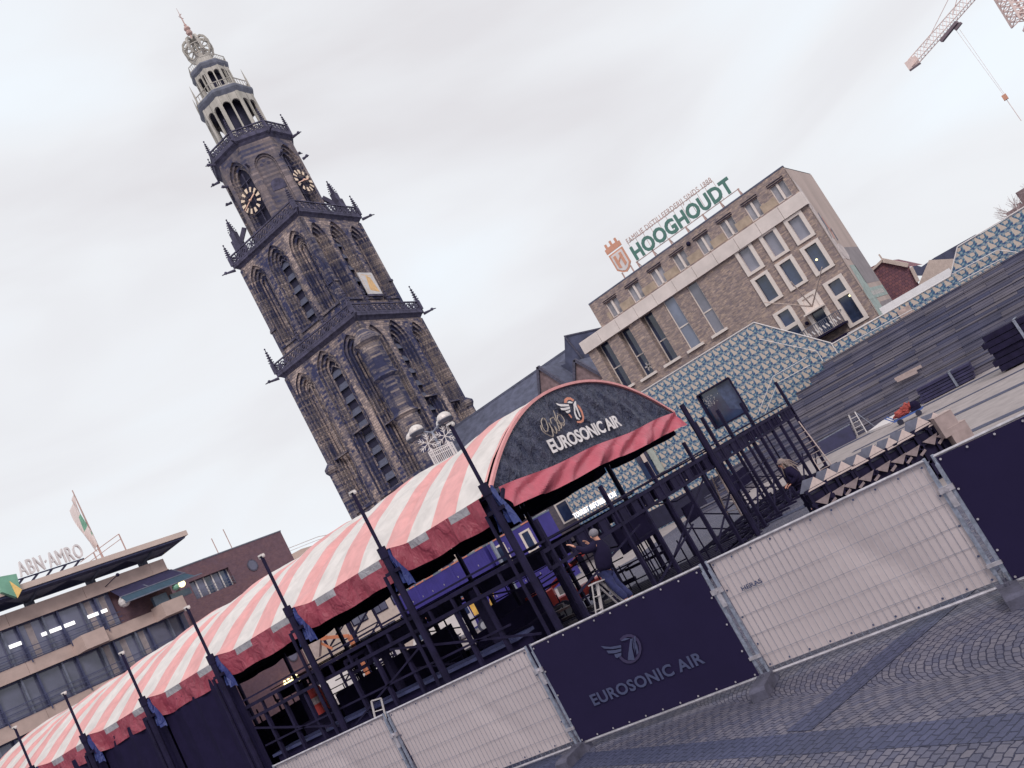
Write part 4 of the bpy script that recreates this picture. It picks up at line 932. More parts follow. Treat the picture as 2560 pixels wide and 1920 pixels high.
# windows between the bands
def winrow(z0, z1, mat_, seed, rail=True, X0=XL, X1=XR-.1):
    x = X0; k = 0; rnd = random.Random(seed)
    while x < X1-.3:
        w_ = 1.75 if k % 2 == 0 else 1.05; x2 = min(X1, x+w_)
        b = MB(); b.box(x, Y0+.15, z0, x+.13, Y0+.5, z1, 1 if k % 2 else 0); b.box(x, Y0+.25, z1-.12, x2, Y0+.45, z1, 0); b.box(x, Y0+.25, z0, x2, Y0+.45, z0+.1, 0)
        f = b.build('window', [RAILD, ABNG], ab)
        m = MB(); m.face([(x+.13, Y0+.4, z0+.1), (x2, Y0+.4, z0+.1), (x2, Y0+.4, z1-.12), (x+.13, Y0+.4, z1-.12)]); m.build('pane', mat_, f)
        if rnd.random() < .3:
            m = MB(); c0 = lerp(x, x2, .35); m.face([(c0, Y0+.39, z0+.12), (c0+.45, Y0+.39, z0+.12), (c0+.45, Y0+.39, z1-.14), (c0, Y0+.39, z1-.14)]); m.build('curtain', mat('office_curtain', (.30, .25, .26), .8), f)
        x = x2; k += 1
    if rail:
        b = MB()
        for z in (z0+.15, z0+.5, z0+.85): b.bar((X0, Y0-.12, z), (X1, Y0-.12, z), .05, .05)
        x = X0
        while x < X1: b.bar((x, Y0-.12, z0-.2), (x, Y0-.12, z0+.9), .06, .06); x += 2.8
        b.build('railing', RAILD, ab)
winrow(12.6, 15.2, GLAB, 1, X1=37.3); winrow(9.3, 11.75, GLAB, 2); winrow(5.9, 8.4, GLAB, 3); winrow(1.0, 5.0, GLASSD, 4, rail=False)
# ceiling lights seen behind the top windows
for x0, x1 in ((26.5, 28.6), (29.6, 30.4), (31.8, 34.2), (35.0, 36.7)): b = MB(); b.box(x0, Y0+.30, 13.85, x1, Y0+.34, 14.1); b.build('ceiling_light', LAMPW, ab)
b = MB(); b.box(37.4, Y0+1.3, 12.6, XR-.2, Y0+1.4, 15.2); b.build('recessed_glazing', GLASSD, ab)
b = MB(); b.face([(37.3, Y0+.1, 15.2), (42.4, Y0+.1, 15.2), (42.8, Y0-.9, 14.3), (37.3, Y0-.9, 14.3)], 1); b.face([(37.3, Y0-.9, 14.3), (42.8, Y0-.9, 14.3), (43.3, Y0-1.3, 13.75), (37.3, Y0-1.3, 13.75)], 0)
b.bar((37.2, Y0-.92, 14.3), (42.9, Y0-.92, 14.3), .07, .07, 2); b.bar((37.2, Y0-1.33, 13.72), (43.9, Y0-1.33, 13.72), .08, .08, 2); b.bar((42.8, Y0-.92, 14.3), (42.5, Y0, 15.1), .06, .06, 2); b.bar((39.6, Y0-.92, 14.3), (39.5, Y0, 15.0), .12, .06, 2); b.build('awning', [TEAL, mat('navy_awning', (.035, .03, .085), .8), ABNG], ab)
for x in (41.5, 42.1):
    b = MB(); b.ball((x, Y0-1.1, 13.55 if x > 42 else 13.5), .27, 10, 6); b.build('lantern_ball', LITY if x > 42 else EMG, ab)
b = MB(); b.ball((37.6, Y0-.6, 13.95), .42, 10, 6); b.build('lamp_globe', OFFW, ab)
b = MB(); b.box(39.8, Y0-.5, 12.6, 41.0, Y0-.2, 13.5); b.box(41.2, Y0-.5, 12.7, 43.0, Y0-.3, 13.2); b.build('glass_screen', mat('greenish_glass_screen', (.085, .12, .17), .3), ab)
for x in (28.4, 37.6):
    b = MB(); b.ball((x, Y0-1.2, 15.85), .14, 8, 5); b.bar((x-.5, Y0, 15.55), (x, Y0-1.2, 15.85), .05, .05); b.build('facade_lamp', BLACK, ab)
# rooftop letters
sgn = thing('bank_sign', 'pale letter sign with diamond mark on the office roof slab', 'sign', (34, Y0-1, 17.4))
a, c_ = on(*c6(132, 622), y=Y0-1.3), on(*c6(492, 515), y=Y0-1.3)
letters('lettering', 'ABN·AMRO', (a.x, Y0-1.3, 17.86), (1, 0, 0), (0, 0, 1), c_.x-a.x, 1.08, OFFW, sgn, bold=.0, depth=.18, sx=1.1)
if 0: letters('lettering_shadow', 'ABN·AMRO', (a.x-.05, Y0-1.12, 17.85), (1, 0, 0), (0, 0, 1), c_.x-a.x+.06, 1.09, RUSTL, sgn, bold=.03, depth=.1, sx=1.1)
b = MB(); b.bar((a.x-.3, Y0-1.1, 17.8), (c_.x, Y0-1.1, 17.8), .12, .08)
for j in range(5): x = lerp(a.x+.2, c_.x-.3, j/4); b.bar((x, Y0-1.1, 17.8), (x-.5, Y0-.3, 17.35), .14, .1)
b.build('sign_frame', ABND, sgn)
em = thing('shield_sign', 'green shield shaped sign with yellow corner on the office roof edge', 'sign', (30, Y0-2, 17))
q = [on(*c6(*k), y=Y0-1.9) for k in ((-20, 590), (92, 570), (120, 668), (95, 702), (10, 672))]
b = MB(); q = [(k.x, k.z) for k in q]; T = (Vector((0, Y0-1.9, 0)), Vector((1, 0, 0)), ZZ, Vector((0, -1, 0))); b.T = T; b.prism(q, -.3, 0, 0); k = [on(*c6(*k), y=Y0-1.9) for k in ((52, 612), (122, 660), (98, 708))]; b.prism([(w_.x, w_.z) for w_ in k], 0, .04, 1)
b.build('board', [EMG, EMY], em)
# flag
fl = thing('flag_on_pole', 'limp white flag with green patch on a slim pole above the office roof', 'flag', (37.9, Y0+1, 17.35))
top = on(*c6(405, 103), y=Y0+1); bot = on(*c6(588, 505), y=Y0+1)
b = MB(); b.tube((bot.x, Y0+1, 17.3), (top.x, Y0+1, top.z), .09, 6, .04); b.build('pole', RUSTL, fl)
b = MB(); nz, nx = 14, 6
def fp(i, j):
    t = i/nz; u = j/nx; wd = .95*(1-.35*t)*(.75+.25*math.sin(3*t+1)); drop = 4.2*t+u*1.1*(1-.3*t)
    return (top.x+lerp(0, -.0, t)-u*wd*.8-.03+lerp(0, .0, t), Y0+1+.25*math.sin(u*7+t*4), top.z-.35-drop)
for i in range(nz):
    for j in range(nx): b.face([fp(i, j), fp(i+1, j), fp(i+1, j+1), fp(i, j+1)], 1 if (4 <= i <= 7 and 1 <= j <= 3) or (i == 10 and j == 1) else 0)
b.build('flag_cloth', [mat('flag_white', (.74, .64, .62), .8, vs=.3, var=.05), EMG], fl)
rl = thing('roof_railing', 'thin pale railing on the office roof beside the flagpole', 'railing', (38, Y0, 17.35))
b = MB(); pts = [(35.8, 17.75), (37.5, 18.3), (39.4, 18.9)]; b.path([(x, Y0-.6, z) for x, z in pts], .03, 4); b.path([(x, Y0-.6, z-.4) for x, z in pts], .025, 4)
for x, z in ((37.0, 18.1), (39.4, 18.9)): b.bar((x, Y0-.6, 17.3), (x, Y0-.6, z), .07, .07)
b.build('rail', RUSTL, rl)

# ------------------------------------------------------------ red brick block
rb = thing('red_brick_block', 'plain dark red brick block with one ribbon window and a round window', 'building', (58, 80, 0))
b = MB(); Yb = 75.0
RT_ = (Vector((0, Yb, 0)), Vector((1, 0, 0)), ZZ, Vector((0, -1, 0)))
b.T = RT_; gridwall(b, 51.4, 65.2, 0, 17.3, [(57.3, 52.6, 13.95, 15.75), (61.3, 60.2, 14.4, 15.4) if False else (57.3, 52.6, 6.2, 7.9)], depth=.6); b.T = None
b.box(51.4, Yb+.6, 0, 65.1, Yb+12, 17.2); b.box(51.35, Yb-.04, 17.3, 65.25, Yb+.3, 17.42, 1); b.build('wall', [REDB, GREYTRIM], rb)
for z0, z1 in ((13.95, 15.75), (6.2, 7.9), ):
    b = MB()
    for i in range(6): x = lerp(52.6, 57.3, i/5); b.box(x-.06, Yb+.4, z0, x+.06, Yb+.5, z1)
    f = b.build('window', OFFW, rb); m = MB(); m.box(52.6, Yb+.5, z0, 57.3, Yb+.53, z1); m.build('pane', GLAB, f); m = MB(); m.box(54.6, Yb+.47, z0, 55.2, Yb+.49, z1); m.box(56.2, Yb+.47, z0, 57.2, Yb+.49, z1); m.build('dark_pane', GLASSD, f)
    m = MB(); [m.bar((52.6, Yb-.05, z0+h_), (57.3, Yb-.05, z0+h_), .05, .04) for h_ in (.2, .5, .8)]; [m.bar((52.6+.94*i, Yb-.05, z0), (52.6+.94*i, Yb-.05, z0+.8), .04, .04) for i in range(6)]; m.build('window_rail', GREYTRIM, f)
for cx_, cz_ in ((60.0, 15.0), (59.6, 5.1)):
    T = (Vector((cx_, Yb-.02, cz_)), Vector((1, 0, 0)), ZZ, Vector((0, -1, 0))); m = MB(T); m.prism([(.62*math.cos(R(18*k)), .62*math.sin(R(18*k))) for k in range(20)], 0, .06); f = m.build('round_window', CONC, rb)
    m = MB(T); m.prism([(.5*math.cos(R(18*k)), .5*math.sin(R(18*k))) for k in range(20)], .06, .08); m.build('pane', GLAB, f)
b = MB()
for k in ((1187, 372, 1222, 450), (1255, 320, 1300, 425)): p, q = on(*c6(k[0], k[1]), y=Yb+4), on(*c6(k[2], k[3]), y=Yb+4); b.tube((q.x, Yb+4, 17.1), (q.x, Yb+4, p.z), .05, 5)
b.build('antenna', RUSTL, rb)
q1, q2 = on(*c6(1480, 505), y=Yb+6), on(*c6(1745, 402), y=Yb+6)
t = thing('curved_roof_annex', 'pale curved metal roof with a thin railing right of the red brick block', 'building', (70, Yb+10, 0))
b = MB(); b.box(65.5, Yb+6, 0, 78, Yb+14, 14.4); b.face([(65.5, Yb+6, 14.4), (65.5, Yb+6, 15.0), (72, Yb+6, 15.6), (78, Yb+6, 15.2), (78, Yb+6, 14.4)]); b.build('wall', ABNS, t)
b = MB(); pts = [(65.5, Yb+5.9, 15.6), (70, Yb+5.9, 16.2), (75, Yb+5.9, 16.2), (78, Yb+5.9, 15.8)]; b.path(pts, .04, 4); b.path([(x, y, z-.35) for x, y, z in pts], .03, 4); b.build('railing', OFFW, t)
yl = on(*c6(1630, 1182), y=Yb-.3)
lt = thing('lit_yellow_sign', 'small glowing yellow letter sign on the red brick block', 'sign', (yl.x, Yb, yl.z))
letters('lettering', 'AMS', (yl.x-1.0, Yb-.3, yl.z-.45), (1, 0, 0), (0, 0, 1), 2.1, .95, LITY, lt, bold=.06, depth=.1)

# ------------------------------------------------------------ cranes
def lattice(b, p, q, w_, n, r=.09, tri=False):
    p, q = Vector(p), Vector(q); d = (q-p).normalized(); s = d.cross(ZZ).normalized()*w_/2; u = s.cross(d).normalized()*w_
    cs = [-s, s, u*(.9 if tri else 1)] if tri else [-s-u/2, s-u/2, s+u/2, -s+u/2]
    for c_ in cs: b.bar(p+c_, q+c_, r*2, r*2)
    for i in range(n):
        a, e = p.lerp(q, i/n), p.lerp(q, (i+1)/n)
        for j in range(len(cs)): b.bar(a+cs[j], e+cs[(j+1) % len(cs)], r, r); b.bar(e+cs[j], a+cs[(j+1) % len(cs)], r*.8, r*.8) if not tri else None
def cc(x, y): return (2200+x*.19293, y*.19293)
cr_ = thing('tower_crane', 'pale lattice crane jib with trolley and hanging hook at the upper right', 'crane', (190, -10, 0))
DC = 150
tip = on(*cc(440, 860), d=DC); inn = on(*cc(1240, -40), d=DC*.93); b = MB()
lattice(b, tip, inn+(inn-tip)*.8, 1.7, 34, .065, True); b.build('jib', CRANE, cr_)
end = inn+(inn-tip)*.8
b = MB(); b.box(tip.x-.8, tip.y-1.1, tip.z-.2, tip.x+.8, tip.y+.9, tip.z+1.3) ; b.build('jib_end', CRANE, cr_)
b = MB(); b.tube(on(*cc(570, 620), d=DC), on(*cc(900, -40), d=DC*.97), .06, 4); b.tube(on(*cc(940, 200), d=DC*.95), on(*cc(1010, -60), d=DC*.94), .07, 4); b.build('tie_bar', CRANE, cr_)
tr_ = on(*cc(920, 350), d=DC*.95); dj = (inn-tip).normalized()
b = MB(); b.bar(tr_-dj*2.4-ZZ*.4, tr_+dj*1.2-ZZ*.2, .9, .5); b.bar(tr_+dj*.3-ZZ*.9, tr_+dj*1.6-ZZ*.8, .5, .4); b.build('trolley', mat('trolley_brown', (.22, .16, .19), .7), cr_)
h1 = on(*cc(1600, 1230), d=DC*.95); h2 = on(*cc(1640, 1290), d=DC*.95); h3 = on(*cc(1830, 1565), d=DC*.95)
b = MB(); b.tube(on(*cc(985, 390), d=DC*.95), h1, .025, 4); b.tube(on(*cc(1030, 380), d=DC*.95), h1+dj*.2, .025, 4); b.tube(h2, h3, .05, 4); b.build('hoist_cable', CRANE, cr_)
b = MB(); b.bar(h1, h2, .7, .6); b.build('hook_block', RUSTO, cr_)
m_ = end; b = MB(); lattice(b, (m_.x, m_.y, 0), (m_.x, m_.y, m_.z+6), 1.8, 22, .11); b.build('mast', CRANE, cr_)
cr2 = thing('second_tower_crane', 'corner of another pale lattice crane at the top right edge', 'crane', (160, -16, 0))
p, q = on(*cc(1700, -20), d=110), on(*cc(1860, 240), d=110); b = MB(); lattice(b, p+(p-q)*1.0, q+(q-p)*.05, 2.2, 8, .13); lattice(b, q, q+RT*14-ZZ*2, 2.2, 8, .13); b.build('jib', CRANE, cr2)
b = MB(); e_ = q+RT*10-ZZ*2; lattice(b, (e_.x, e_.y, 0), e_, 2.2, 16, .13); b.build('mast', CRANE, cr2)
# bare tree
tr = thing('bare_tree', 'leafless thin branched tree behind the ornament wall at the right edge', 'tree', (84, 1.5, 0))
b = MB(); base = Vector((84, 1.0, 0)); rnd = random.Random(5)
b.tube(base, base+ZZ*6.0, .22, 7, .14); b.build('trunk', BARK, tr)
b = MB()
def grow(p, d, l, r, k):
    e_ = p+d*l; b.tube(p, e_, r, 4, r*.65, caps=False)
    if k == 0: return
    for _ in range(3 if k > 1 else 2):
        nd = (d+Vector((rnd.uniform(-.6, .6), rnd.uniform(-.6, .6), rnd.uniform(-.25, .45)))).normalized(); grow(p.lerp(e_, rnd.uniform(.55, 1)), nd, l*rnd.uniform(.6, .8), r*.6, k-1)
for _ in range(6): grow(base+ZZ*rnd.uniform(4.5, 6), Vector((rnd.uniform(-.5, .5), rnd.uniform(-.7, .9), 1)).normalized(), 2.0, .08, 4)
b.build('crown', BARK, tr)
# ------------------------------------------------------------ striped tent
tn = thing('striped_tent', 'long arched red and white striped canvas tent with dark masts and a charcoal gable', 'tent', (23, 27, 0))
MY = [12.62, 16.45, 20.72, 24.86, 29.13, 33.50, 37.8, 42.1]; MX = 17.0; TX0, TX1 = 17.45, 29.3; TC = (TX0+TX1)/2; HWD = (TX1-TX0)/2
YG = 13.0
def prof(u): return 2.08*(1-abs(u)**2.25)
def near(y): return min(abs(y-m) for m in MY)
def roofpt(u, y, off=0):
    dy = near(y); e = abs(u); dc = min(abs(y-m) for m in MY[1:])
    x = TC+u*HWD; z = 5.08+prof(u)+off
    pin = math.exp(-(dy/.28)**2); crease = math.exp(-(dc/.38)**1.3)
    z -= (1-e**3)*(.20*crease*(1-e*.5)+.18*math.exp(-((y-min(MY[1:], key=lambda m: abs(m-y))+.10-.5*(1-e))/.10)**2)*(1-e*.35))   # folds at each mast line
    z += (.08-.10*math.cos(dy/2.1*math.pi/2))*(1-e**4)
    if e > .9: z += pin*.12*(e-.9)/.1; x += math.copysign(pin*.30*(e-.9)/.1, u)
    z += (.02*math.sin(y*5.1+u*9)+.015*math.sin(u*30+y*3))*(1-e**6)
    return (x, y, z)
b = MB(); yy = []; y = YG; STR = 4.15/6
n_per = 6
edges = []; emat = []
MYX = [YG-.3]+MY[1:]+[46.3]
for k in range(len(MYX)-1):
    for i in range(40):
        y = lerp(MYX[k], MYX[k+1], i/40)
        if y < YG-.01: continue
        edges.append(y); f_ = (i+.5)/40; emat.append(1 if .125 < f_ < .375 or .625 < f_ < .875 else 0)
nu = 44; us = [-1+2*j/nu for j in range(nu+1)]
grid = []
for iy, y in enumerate(edges):
    row = []
    for u in us:
        sl_ = .0 if False else .55*(u+1)*0
        # stripes bow slightly between the masts
        ys = y + .10*math.sin(math.pi*(u+1)/2)*math.sin(2*math.pi*(y-YG)/4.15)
        row.append(b.P(roofpt(u, max(YG, ys))))
    grid.append(row)
for i in range(len(edges)-1):
    mi = emat[i]
    for j in range(nu): b.idx([grid[i][j], grid[i+1][j], grid[i+1][j+1], grid[i][j+1]], mi)
rf = b.build('roof', [ROOFR, ROOFW], tn, smooth=True)
b = MB(); 
for i in range(0, len(edges)-6, 6):
    for j in range(0, nu, 2):
        P_ = lambda ii, jj: tuple(Vector(roofpt(us[jj]*.985, edges[ii]+.05, -.16)))
        b.face([P_(i, j), P_(i+6, j), P_(i+6, j+2), P_(i, j+2)])
b.build('roof_underside_shade', BLACKCLOTH, tn)  # black sheet added to put shade on the underside of the canvas
# side valance, one length per bay
rnd = random.Random(3)
for k in range(len(MY)-1):
    ya = MY[k]+.12 if k else YG+.25; yb = MY[k+1]-.12
    for side in (-1, 1):
        b = MB(); n = 36; rows = 7
        def vp(i, j):
            y = lerp(ya, yb, i/n); p = Vector(roofpt(side*1.0, y)); t = j/rows
            flare = .055*math.sin(i*.55+k+t*2.5)*t+.03*math.sin(i*1.3+k*2-t*3)*t+.012*math.sin(i*2.6+j)*t
            p.x += side*(.03+flare); p.z -= .70*t*(1+.03*math.sin(i*.35+k)); return p
        patches = (.20, .70) if k < 2 else (.16,)
        for i in range(n):
            for j in range(rows):
                fr = (i+.5)/n
                g_ = any(abs(fr-p_) < .125 for p_ in (.25, .75)) and j < 2
                b.face([vp(i, j), vp(i+1, j), vp(i+1, j+1), vp(i, j+1)], 1 if g_ else 0)
        b.build('valance', [VALR, VALG] if side < 0 else [BLACKCLOTH, BLACKCLOTH], tn, smooth=True)  # far side coloured black to stand in for shade inside the tent
    # inner dark edge beam
for k, my in enumerate(MY):
    b = MB(); b.tube((MX, my, 0), (MX, my, 5.15), .095, 8); b.tube((MX, my, 5.1), (MX, my, 6.92), .048, 8); b.tube((MX, my, 5.0), (MX, my, 5.3), .12, 8)
    b.bar((MX, my-.25, 4.6), (MX, my+.25, 4.6), .09, .09); b.bar((MX, my, 4.4), (TX0+.2, my, 5.0), .08, .08); b.tube((MX, my+.34, 0), (MX, my+.34, 4.6), .05, 6); b.build('mast', BLACK, tn)
    b = MB(); b.tube((MX, my, 6.90), (MX, my, 6.95), .10, 10); b.ball((MX, my-.08, 6.88), .055, 6, 4); b.ball((MX, my+.08, 6.88), .055, 6, 4); b.build('mast_cap', GLOBE, tn)
    for s_ in (-1, 1):
        b = MB(); n = 6
        for i in range(n):
            for j in range(8):
                def dp(i, j): t = j/8; return (MX+.15+.12*math.sin(i*2.1+j*.3), my+s_*(.06+(.05+.22*t)*i/n*1.0), 5.2-.95*t-.18*i/n+.03*math.sin(i*3))
                b.face([dp(i, j), dp(i+1, j), dp(i+1, j+1), dp(i, j+1)])
        b.build('drape', BLUEDR, tn, smooth=True)
    b = MB(); b.tube((TX1+.3, my, 0), (TX1+.3, my, 5.2), .1, 8)
    if k: b.tube((MX+.3, my, 4.85), (TX1-.1, my, 4.85), .07, 6)
    # arched rib under the roof
    prev = None
    for j in range(0, nu+1, 4):
        if k == 0: break
        p = Vector(roofpt(us[j]*.97, my, -.32))
        if prev is not None: b.bar(prev, p, .1, .14)
        prev = p
    b.build('rib', BLACK, tn) if b.v else None
# edge chords
b = MB()
for x, z in ((TX0+.35, 4.75), (TX1-.3, 4.75)): b.bar((x, YG, z), (x, 42, z), .12, .25)
b.bar((TX0+.3, YG+.25, 4.7), (TX1, YG+.25, 4.7), .12, .25); b.build('eave_beam', BLACK, tn)
# gable sheet
GY = YG-.02
b = MB(); nu2 = 130; nv = 24
def gp(i, j):
    u = -1+2*i/nu2; u *= .992; zt = 5.02+prof(u); z0 = 4.98; t = j/nv; x = TC+u*HWD; z = lerp(z0, max(zt, z0+.01), t)
    w_ = .05*math.sin(x*3.1+z*4.2)+.04*math.sin(x*7.3+z*7.0+math.sin(z*3))+.022*math.sin(x*17+z*13)+.02*math.sin(x*11-z*9)
    return (x, GY-.05+w_*math.sin(math.pi*min(1, max(0, t))), z)
for i in range(nu2):
    for j in range(nv): b.face([gp(i, j), gp(i+1, j), gp(i+1, j+1), gp(i, j+1)])
b.build('gable_sheet', GABC, tn, smooth=True)
b = MB(); prev = None
for i in range(nu2+1):
    u = -1+2*i/nu2; p = Vector((TC+u*HWD, GY-.08, 5.06+prof(u)))
    if prev is not None: b.bar(prev, p, .10, .08)
    prev = p
b.build('gable_edge_trim', GABTRIM, tn)
b = MB(); n = 110; rows = 12
def gv(i, j):
    x = lerp(TX0+.35, TX1-.05, i/n); t = j/rows
    w_ = .10*math.sin(x*1.7+t*5.2)*t+.07*math.sin(x*3.9+t*6)*min(1, t*3)+.03*math.sin(x*8+t*9)*t
    return (x, GY-.16-.08*t+w_, 5.08-.60*t-.03*math.sin(x*1.3))
for i in range(n):
    for j in range(rows): b.face([gv(i, j), gv(i+1, j), gv(i+1, j+1), gv(i, j+1)])
b.build('gable_valance', GABR, tn, smooth=True)
# gable writing
def cg(x, y): return (1330+x*.11302, 980+y*.11302)
GT = GY-.17
q0, q1 = on(*cg(470, 1360), y=GT), on(*cg(2000, 745), y=GT); qt = on(*cg(310, 1065), y=GT); qtr = on(*cg(1840, 510), y=GT)
zb_ = (q0.z+q1.z)/2; Hh = ((qt.z-q0.z)+(qtr.z-q1.z))/2
U_ = (q1-q0).normalized()
letters('gable_lettering', 'EUROSONIC AIR', q0, U_, (0, 0, 1), (q1-q0).length, Hh, HANDW, tn, bold=.028, depth=.01, sx=.95)
def gpoly(mb, pts, mi=0, X=None, cf=cg, **k):
    mb.face([on(*cf(*q), **k) for q in pts], mi)
b = MB(); k = dict(y=GT)
for pts in (((520,240),(600,265),(815,275),(825,315),(640,320),(560,285)), ((620,350),(700,355),(835,325),(838,370),(740,405),(655,400)), ((738,425),(800,410),(845,385),(848,435),(800,470),(765,462)), ((780,225),(830,200),(900,225),(890,250),(800,245)), ((915,270),(945,210),(970,200),(985,300),(1080,540),(1085,560),(1050,545),(980,380),(960,330),(960,440),(1000,550),(1060,600),(1055,615),(985,600),(935,480))):
    gpoly(b, pts, 0, **k)
ring = [(700+10,240),(715,165),(770,115),(850,118),(935,175)]; inner = [(770,240),(775,200),(800,175),(850,170),(905,210)]
for i in range(4): gpoly(b, (ring[i], ring[i+1], inner[i+1], inner[i]), 1, **k)
ring = [(1000,270),(1060,320),(1120,430),(1155,560),(1140,655),(1080,690),(1000,680)]; inner = [(1010,330),(1050,380),(1090,460),(1115,570),(1100,620),(1070,635),(990,645)]
for i in range(6): gpoly(b, (ring[i], ring[i+1], inner[i+1], inner[i]), 1, **k)
gpoly(b, ((800,490),(835,485),(880,540),(885,580),(860,570)), 1, **k)
b.build('gable_emblem', [HANDW, mat('emblem_orange', (.62, .24, .16), .6)], tn)
b = MB()
def scr(pts, r=.018):
    P_ = [on(*cg(*q), y=GT-.01) for q in pts]; b.path(P_, r, 4)
scr([(300,590),(230,580),(200,650),(230,780),(300,880),(350,870),(355,780),(310,640),(260,580)]); scr([(185,740),(220,850),(300,920),(380,960),(460,990),(470,950),(430,800),(370,680)])
scr([(430,780),(480,880),(540,920),(550,890),(500,760)]); scr([(500,760),(560,850),(610,860),(600,820),(560,700),(500,480),(470,410)]); scr([(580,740),(640,810),(655,780),(620,680)]); scr([(600,520),(560,520),(560,600),(620,690),(700,690),(720,640),(690,580),(640,510),(560,480)]); scr([(640,700),(700,750),(720,700)]); scr([(430,700),(400,600),(480,560),(520,640),(600,700),(660,740)])
b.build('scribbled_script', mat('tan_thread', (.36, .30, .26), .8), tn)

# black side cloths hang under the far bays
for k in range(3, 7):
    for X in (MX+.45,):
        b = MB(); ya, yb = MY[k]+.1, MY[k+1]-.1; n = 12
        for i in range(n):
            f_ = lambda i: (X+.06*math.sin(i*1.9), lerp(ya, yb, i/n))
            p, q = f_(i), f_(i+1); b.face([(*p, 0), (*q, 0), (*q, 4.7), (*p, 4.7)])
        b.build('side_cloth', BLACKCLOTH, tn)
b = MB(); n = 14
for i in range(n):
    f_ = lambda i: (lerp(TX0+.3, TX1, i/n), 43.5+.08*math.sin(i*1.7)); p, q = f_(i), f_(i+1); b.face([(*p, 0), (*q, 0), (*q, 5.0), (*p, 5.0)])
b.build('end_cloth', BLACKCLOTH, tn)

# ------------------------------------------------------------ steel terrace frame
tf = thing('terrace_frame', 'dark steel frame of posts, trusses and floor joists under and beside the tent', 'frame', (25, 16, 0))
def truss(p, q, z0, z1, name='truss', skip=.35, n=None):
    p, q = Vector((*p, 0)), Vector((*q, 0)); b = MB(); L_ = (q-p).length; n = n or int(L_/.42)
    b.bar(p+ZZ*z1, q+ZZ*z1, .09, .10); b.bar(p+ZZ*z0, q+ZZ*z0, .09, .09); b.bar(p+ZZ*(z1+.22), q+ZZ*(z1+.22), .05, .05)
    for i in range(n+1):
        t = p.lerp(q, i/n); b.bar(t+ZZ*z0, t+ZZ*z1, .07, .07)
        if rnd.random() > skip and i < n:
            t2 = p.lerp(q, (i+1)/n); b.bar(t+ZZ*(z0+z1)/2, t2+ZZ*(z0+z1)/2, .04, z1-z0)
    return b.build(name, BLACK, tf)
YF = 12.75
truss((18.0, YF), (40.4, YF), 2.78, 3.22, skip=.62)
truss((MX+.2, YF), (MX+.2, 24.6), 3.0, 3.36, skip=1.1, n=14)
truss((23.5, YF), (23.5, 30), 2.75, 3.15, skip=.3); truss((TX1+.4, YF), (TX1+.4, 40), 2.75, 3.15, skip=.3); truss((40.4, YF), (40.4, 15.6), 2.78, 3.22, skip=.3)
truss((18, 20.7), (30, 20.7), 2.75, 3.15, skip=.3); truss((30, 15.4), (40.4, 15.4), 2.8, 3.2, skip=.4)
def postp(x, y, h, w_=.105):
    b = MB(); b.box(x-w_/2, y-w_/2, .02, x+w_/2, y+w_/2, h); b.box(x-w_, y-w_, .005, x+w_, y+w_, .03); b.build('post', BLACK, tf)
for i, x in enumerate((18.4, 20.2, 22.0, 23.6, 25.2, 26.8, 28.4)): postp(x, YF, 3.3 if i % 2 else 4.0)
for x, h in ((30.1, 4.45), (30.9, 4.5), (32.6, 4.5), (34.2, 3.3), (35.2, 4.35), (36.8, 3.3), (38.0, 3.3), (39.2, 3.3), (40.5, 4.5)): postp(x, YF, h, .115)
for x in (30.2, 32.3, 34.5, 36.7, 38.8, 40.5): postp(x, 15.4, 3.2)
for x in (19.5, 23.5, 26.5, 30.3):
    for y in (16.5, 20.7, 24.9, 29.1): postp(x, y, 3.2, .2 if x < 21 else .14)
for y in (14.4, 15.4, 17.6, 18.7, 19.8, 21.9, 22.9, 23.9): postp(MX+.25, y, 3.0, .1)
b = MB()
y = 13.0
while y < 26:    # floor joists across
    b.box(24.0 if y < 20 else 20, y-.04, .04, 41 if y < 16 else 31, y+.04, .18); y += .95
x = 24.5
while x < 41: b.box(x-.035, YF-(.6 if x > 31 else 0), .06, x+.035, 15.6 if x > 31 else 26, .14); x += .62 if x < 31 else .98
build_each(b, 'floor_joist', BLACK, tf)
b = MB()
for x0 in (30.3, 32.4, 34.6, 36.8, 38.9):
    b.bar((x0, YF+.05, .1), (x0+1.9, YF+.05, 1.25), .05, .05); b.bar((x0, YF+.1, 1.0), (x0+2.1, YF+.1, 1.0), .06, .06)
    b.bar((x0+.6, YF+.3, .05), (x0+.1, 15.4, 1.3), .05, .05); b.bar((x0, YF, 1.9), (x0+2.1, YF, 1.9), .05, .05) if x0 < 33 else None
for x0, x1, z0, z1 in ((18.4, 23.0, 1.9, 2.5), (23.6, 28.4, 1.1, 2.6), (20, 26, .4, 1.6), (26.5, 30, .5, 1.8)): b.bar((x0, YF+.05, z0), (x1, YF+.05, z1), .05, .05)
for y0, y1, z0, z1 in ((13.3, 18.0, 1.6, 2.9), (17, 20.6, 2.6, 1.5), (20.8, 24.6, 1.6, 2.7), (14, 24.5, 2.1, 2.1)): b.bar((MX+.2, y0, z0), (MX+.2, y1, z1), .05, .05)
for y0, y1, z0, z1 in ((14, 20, .5, 2.0), (20, 27, .6, 2.2), (17, 25, 1.5, .3)): b.bar((19.6, y0, z0), (19.6, y1, z1), .05, .05)
build_each(b, 'brace', BLACK, tf)
b = MB(); b.box(MX+.5, 14.3, 0, MX+1.1, 24.6, 1.66); b.box(MX+.4, 14.2, 1.66, MX+1.2, 24.7, 1.74, 1); b.build('bar_counter', [BLACKCLOTH, mat('navy_counter_top', (.045, .05, .13), .5)], tf)
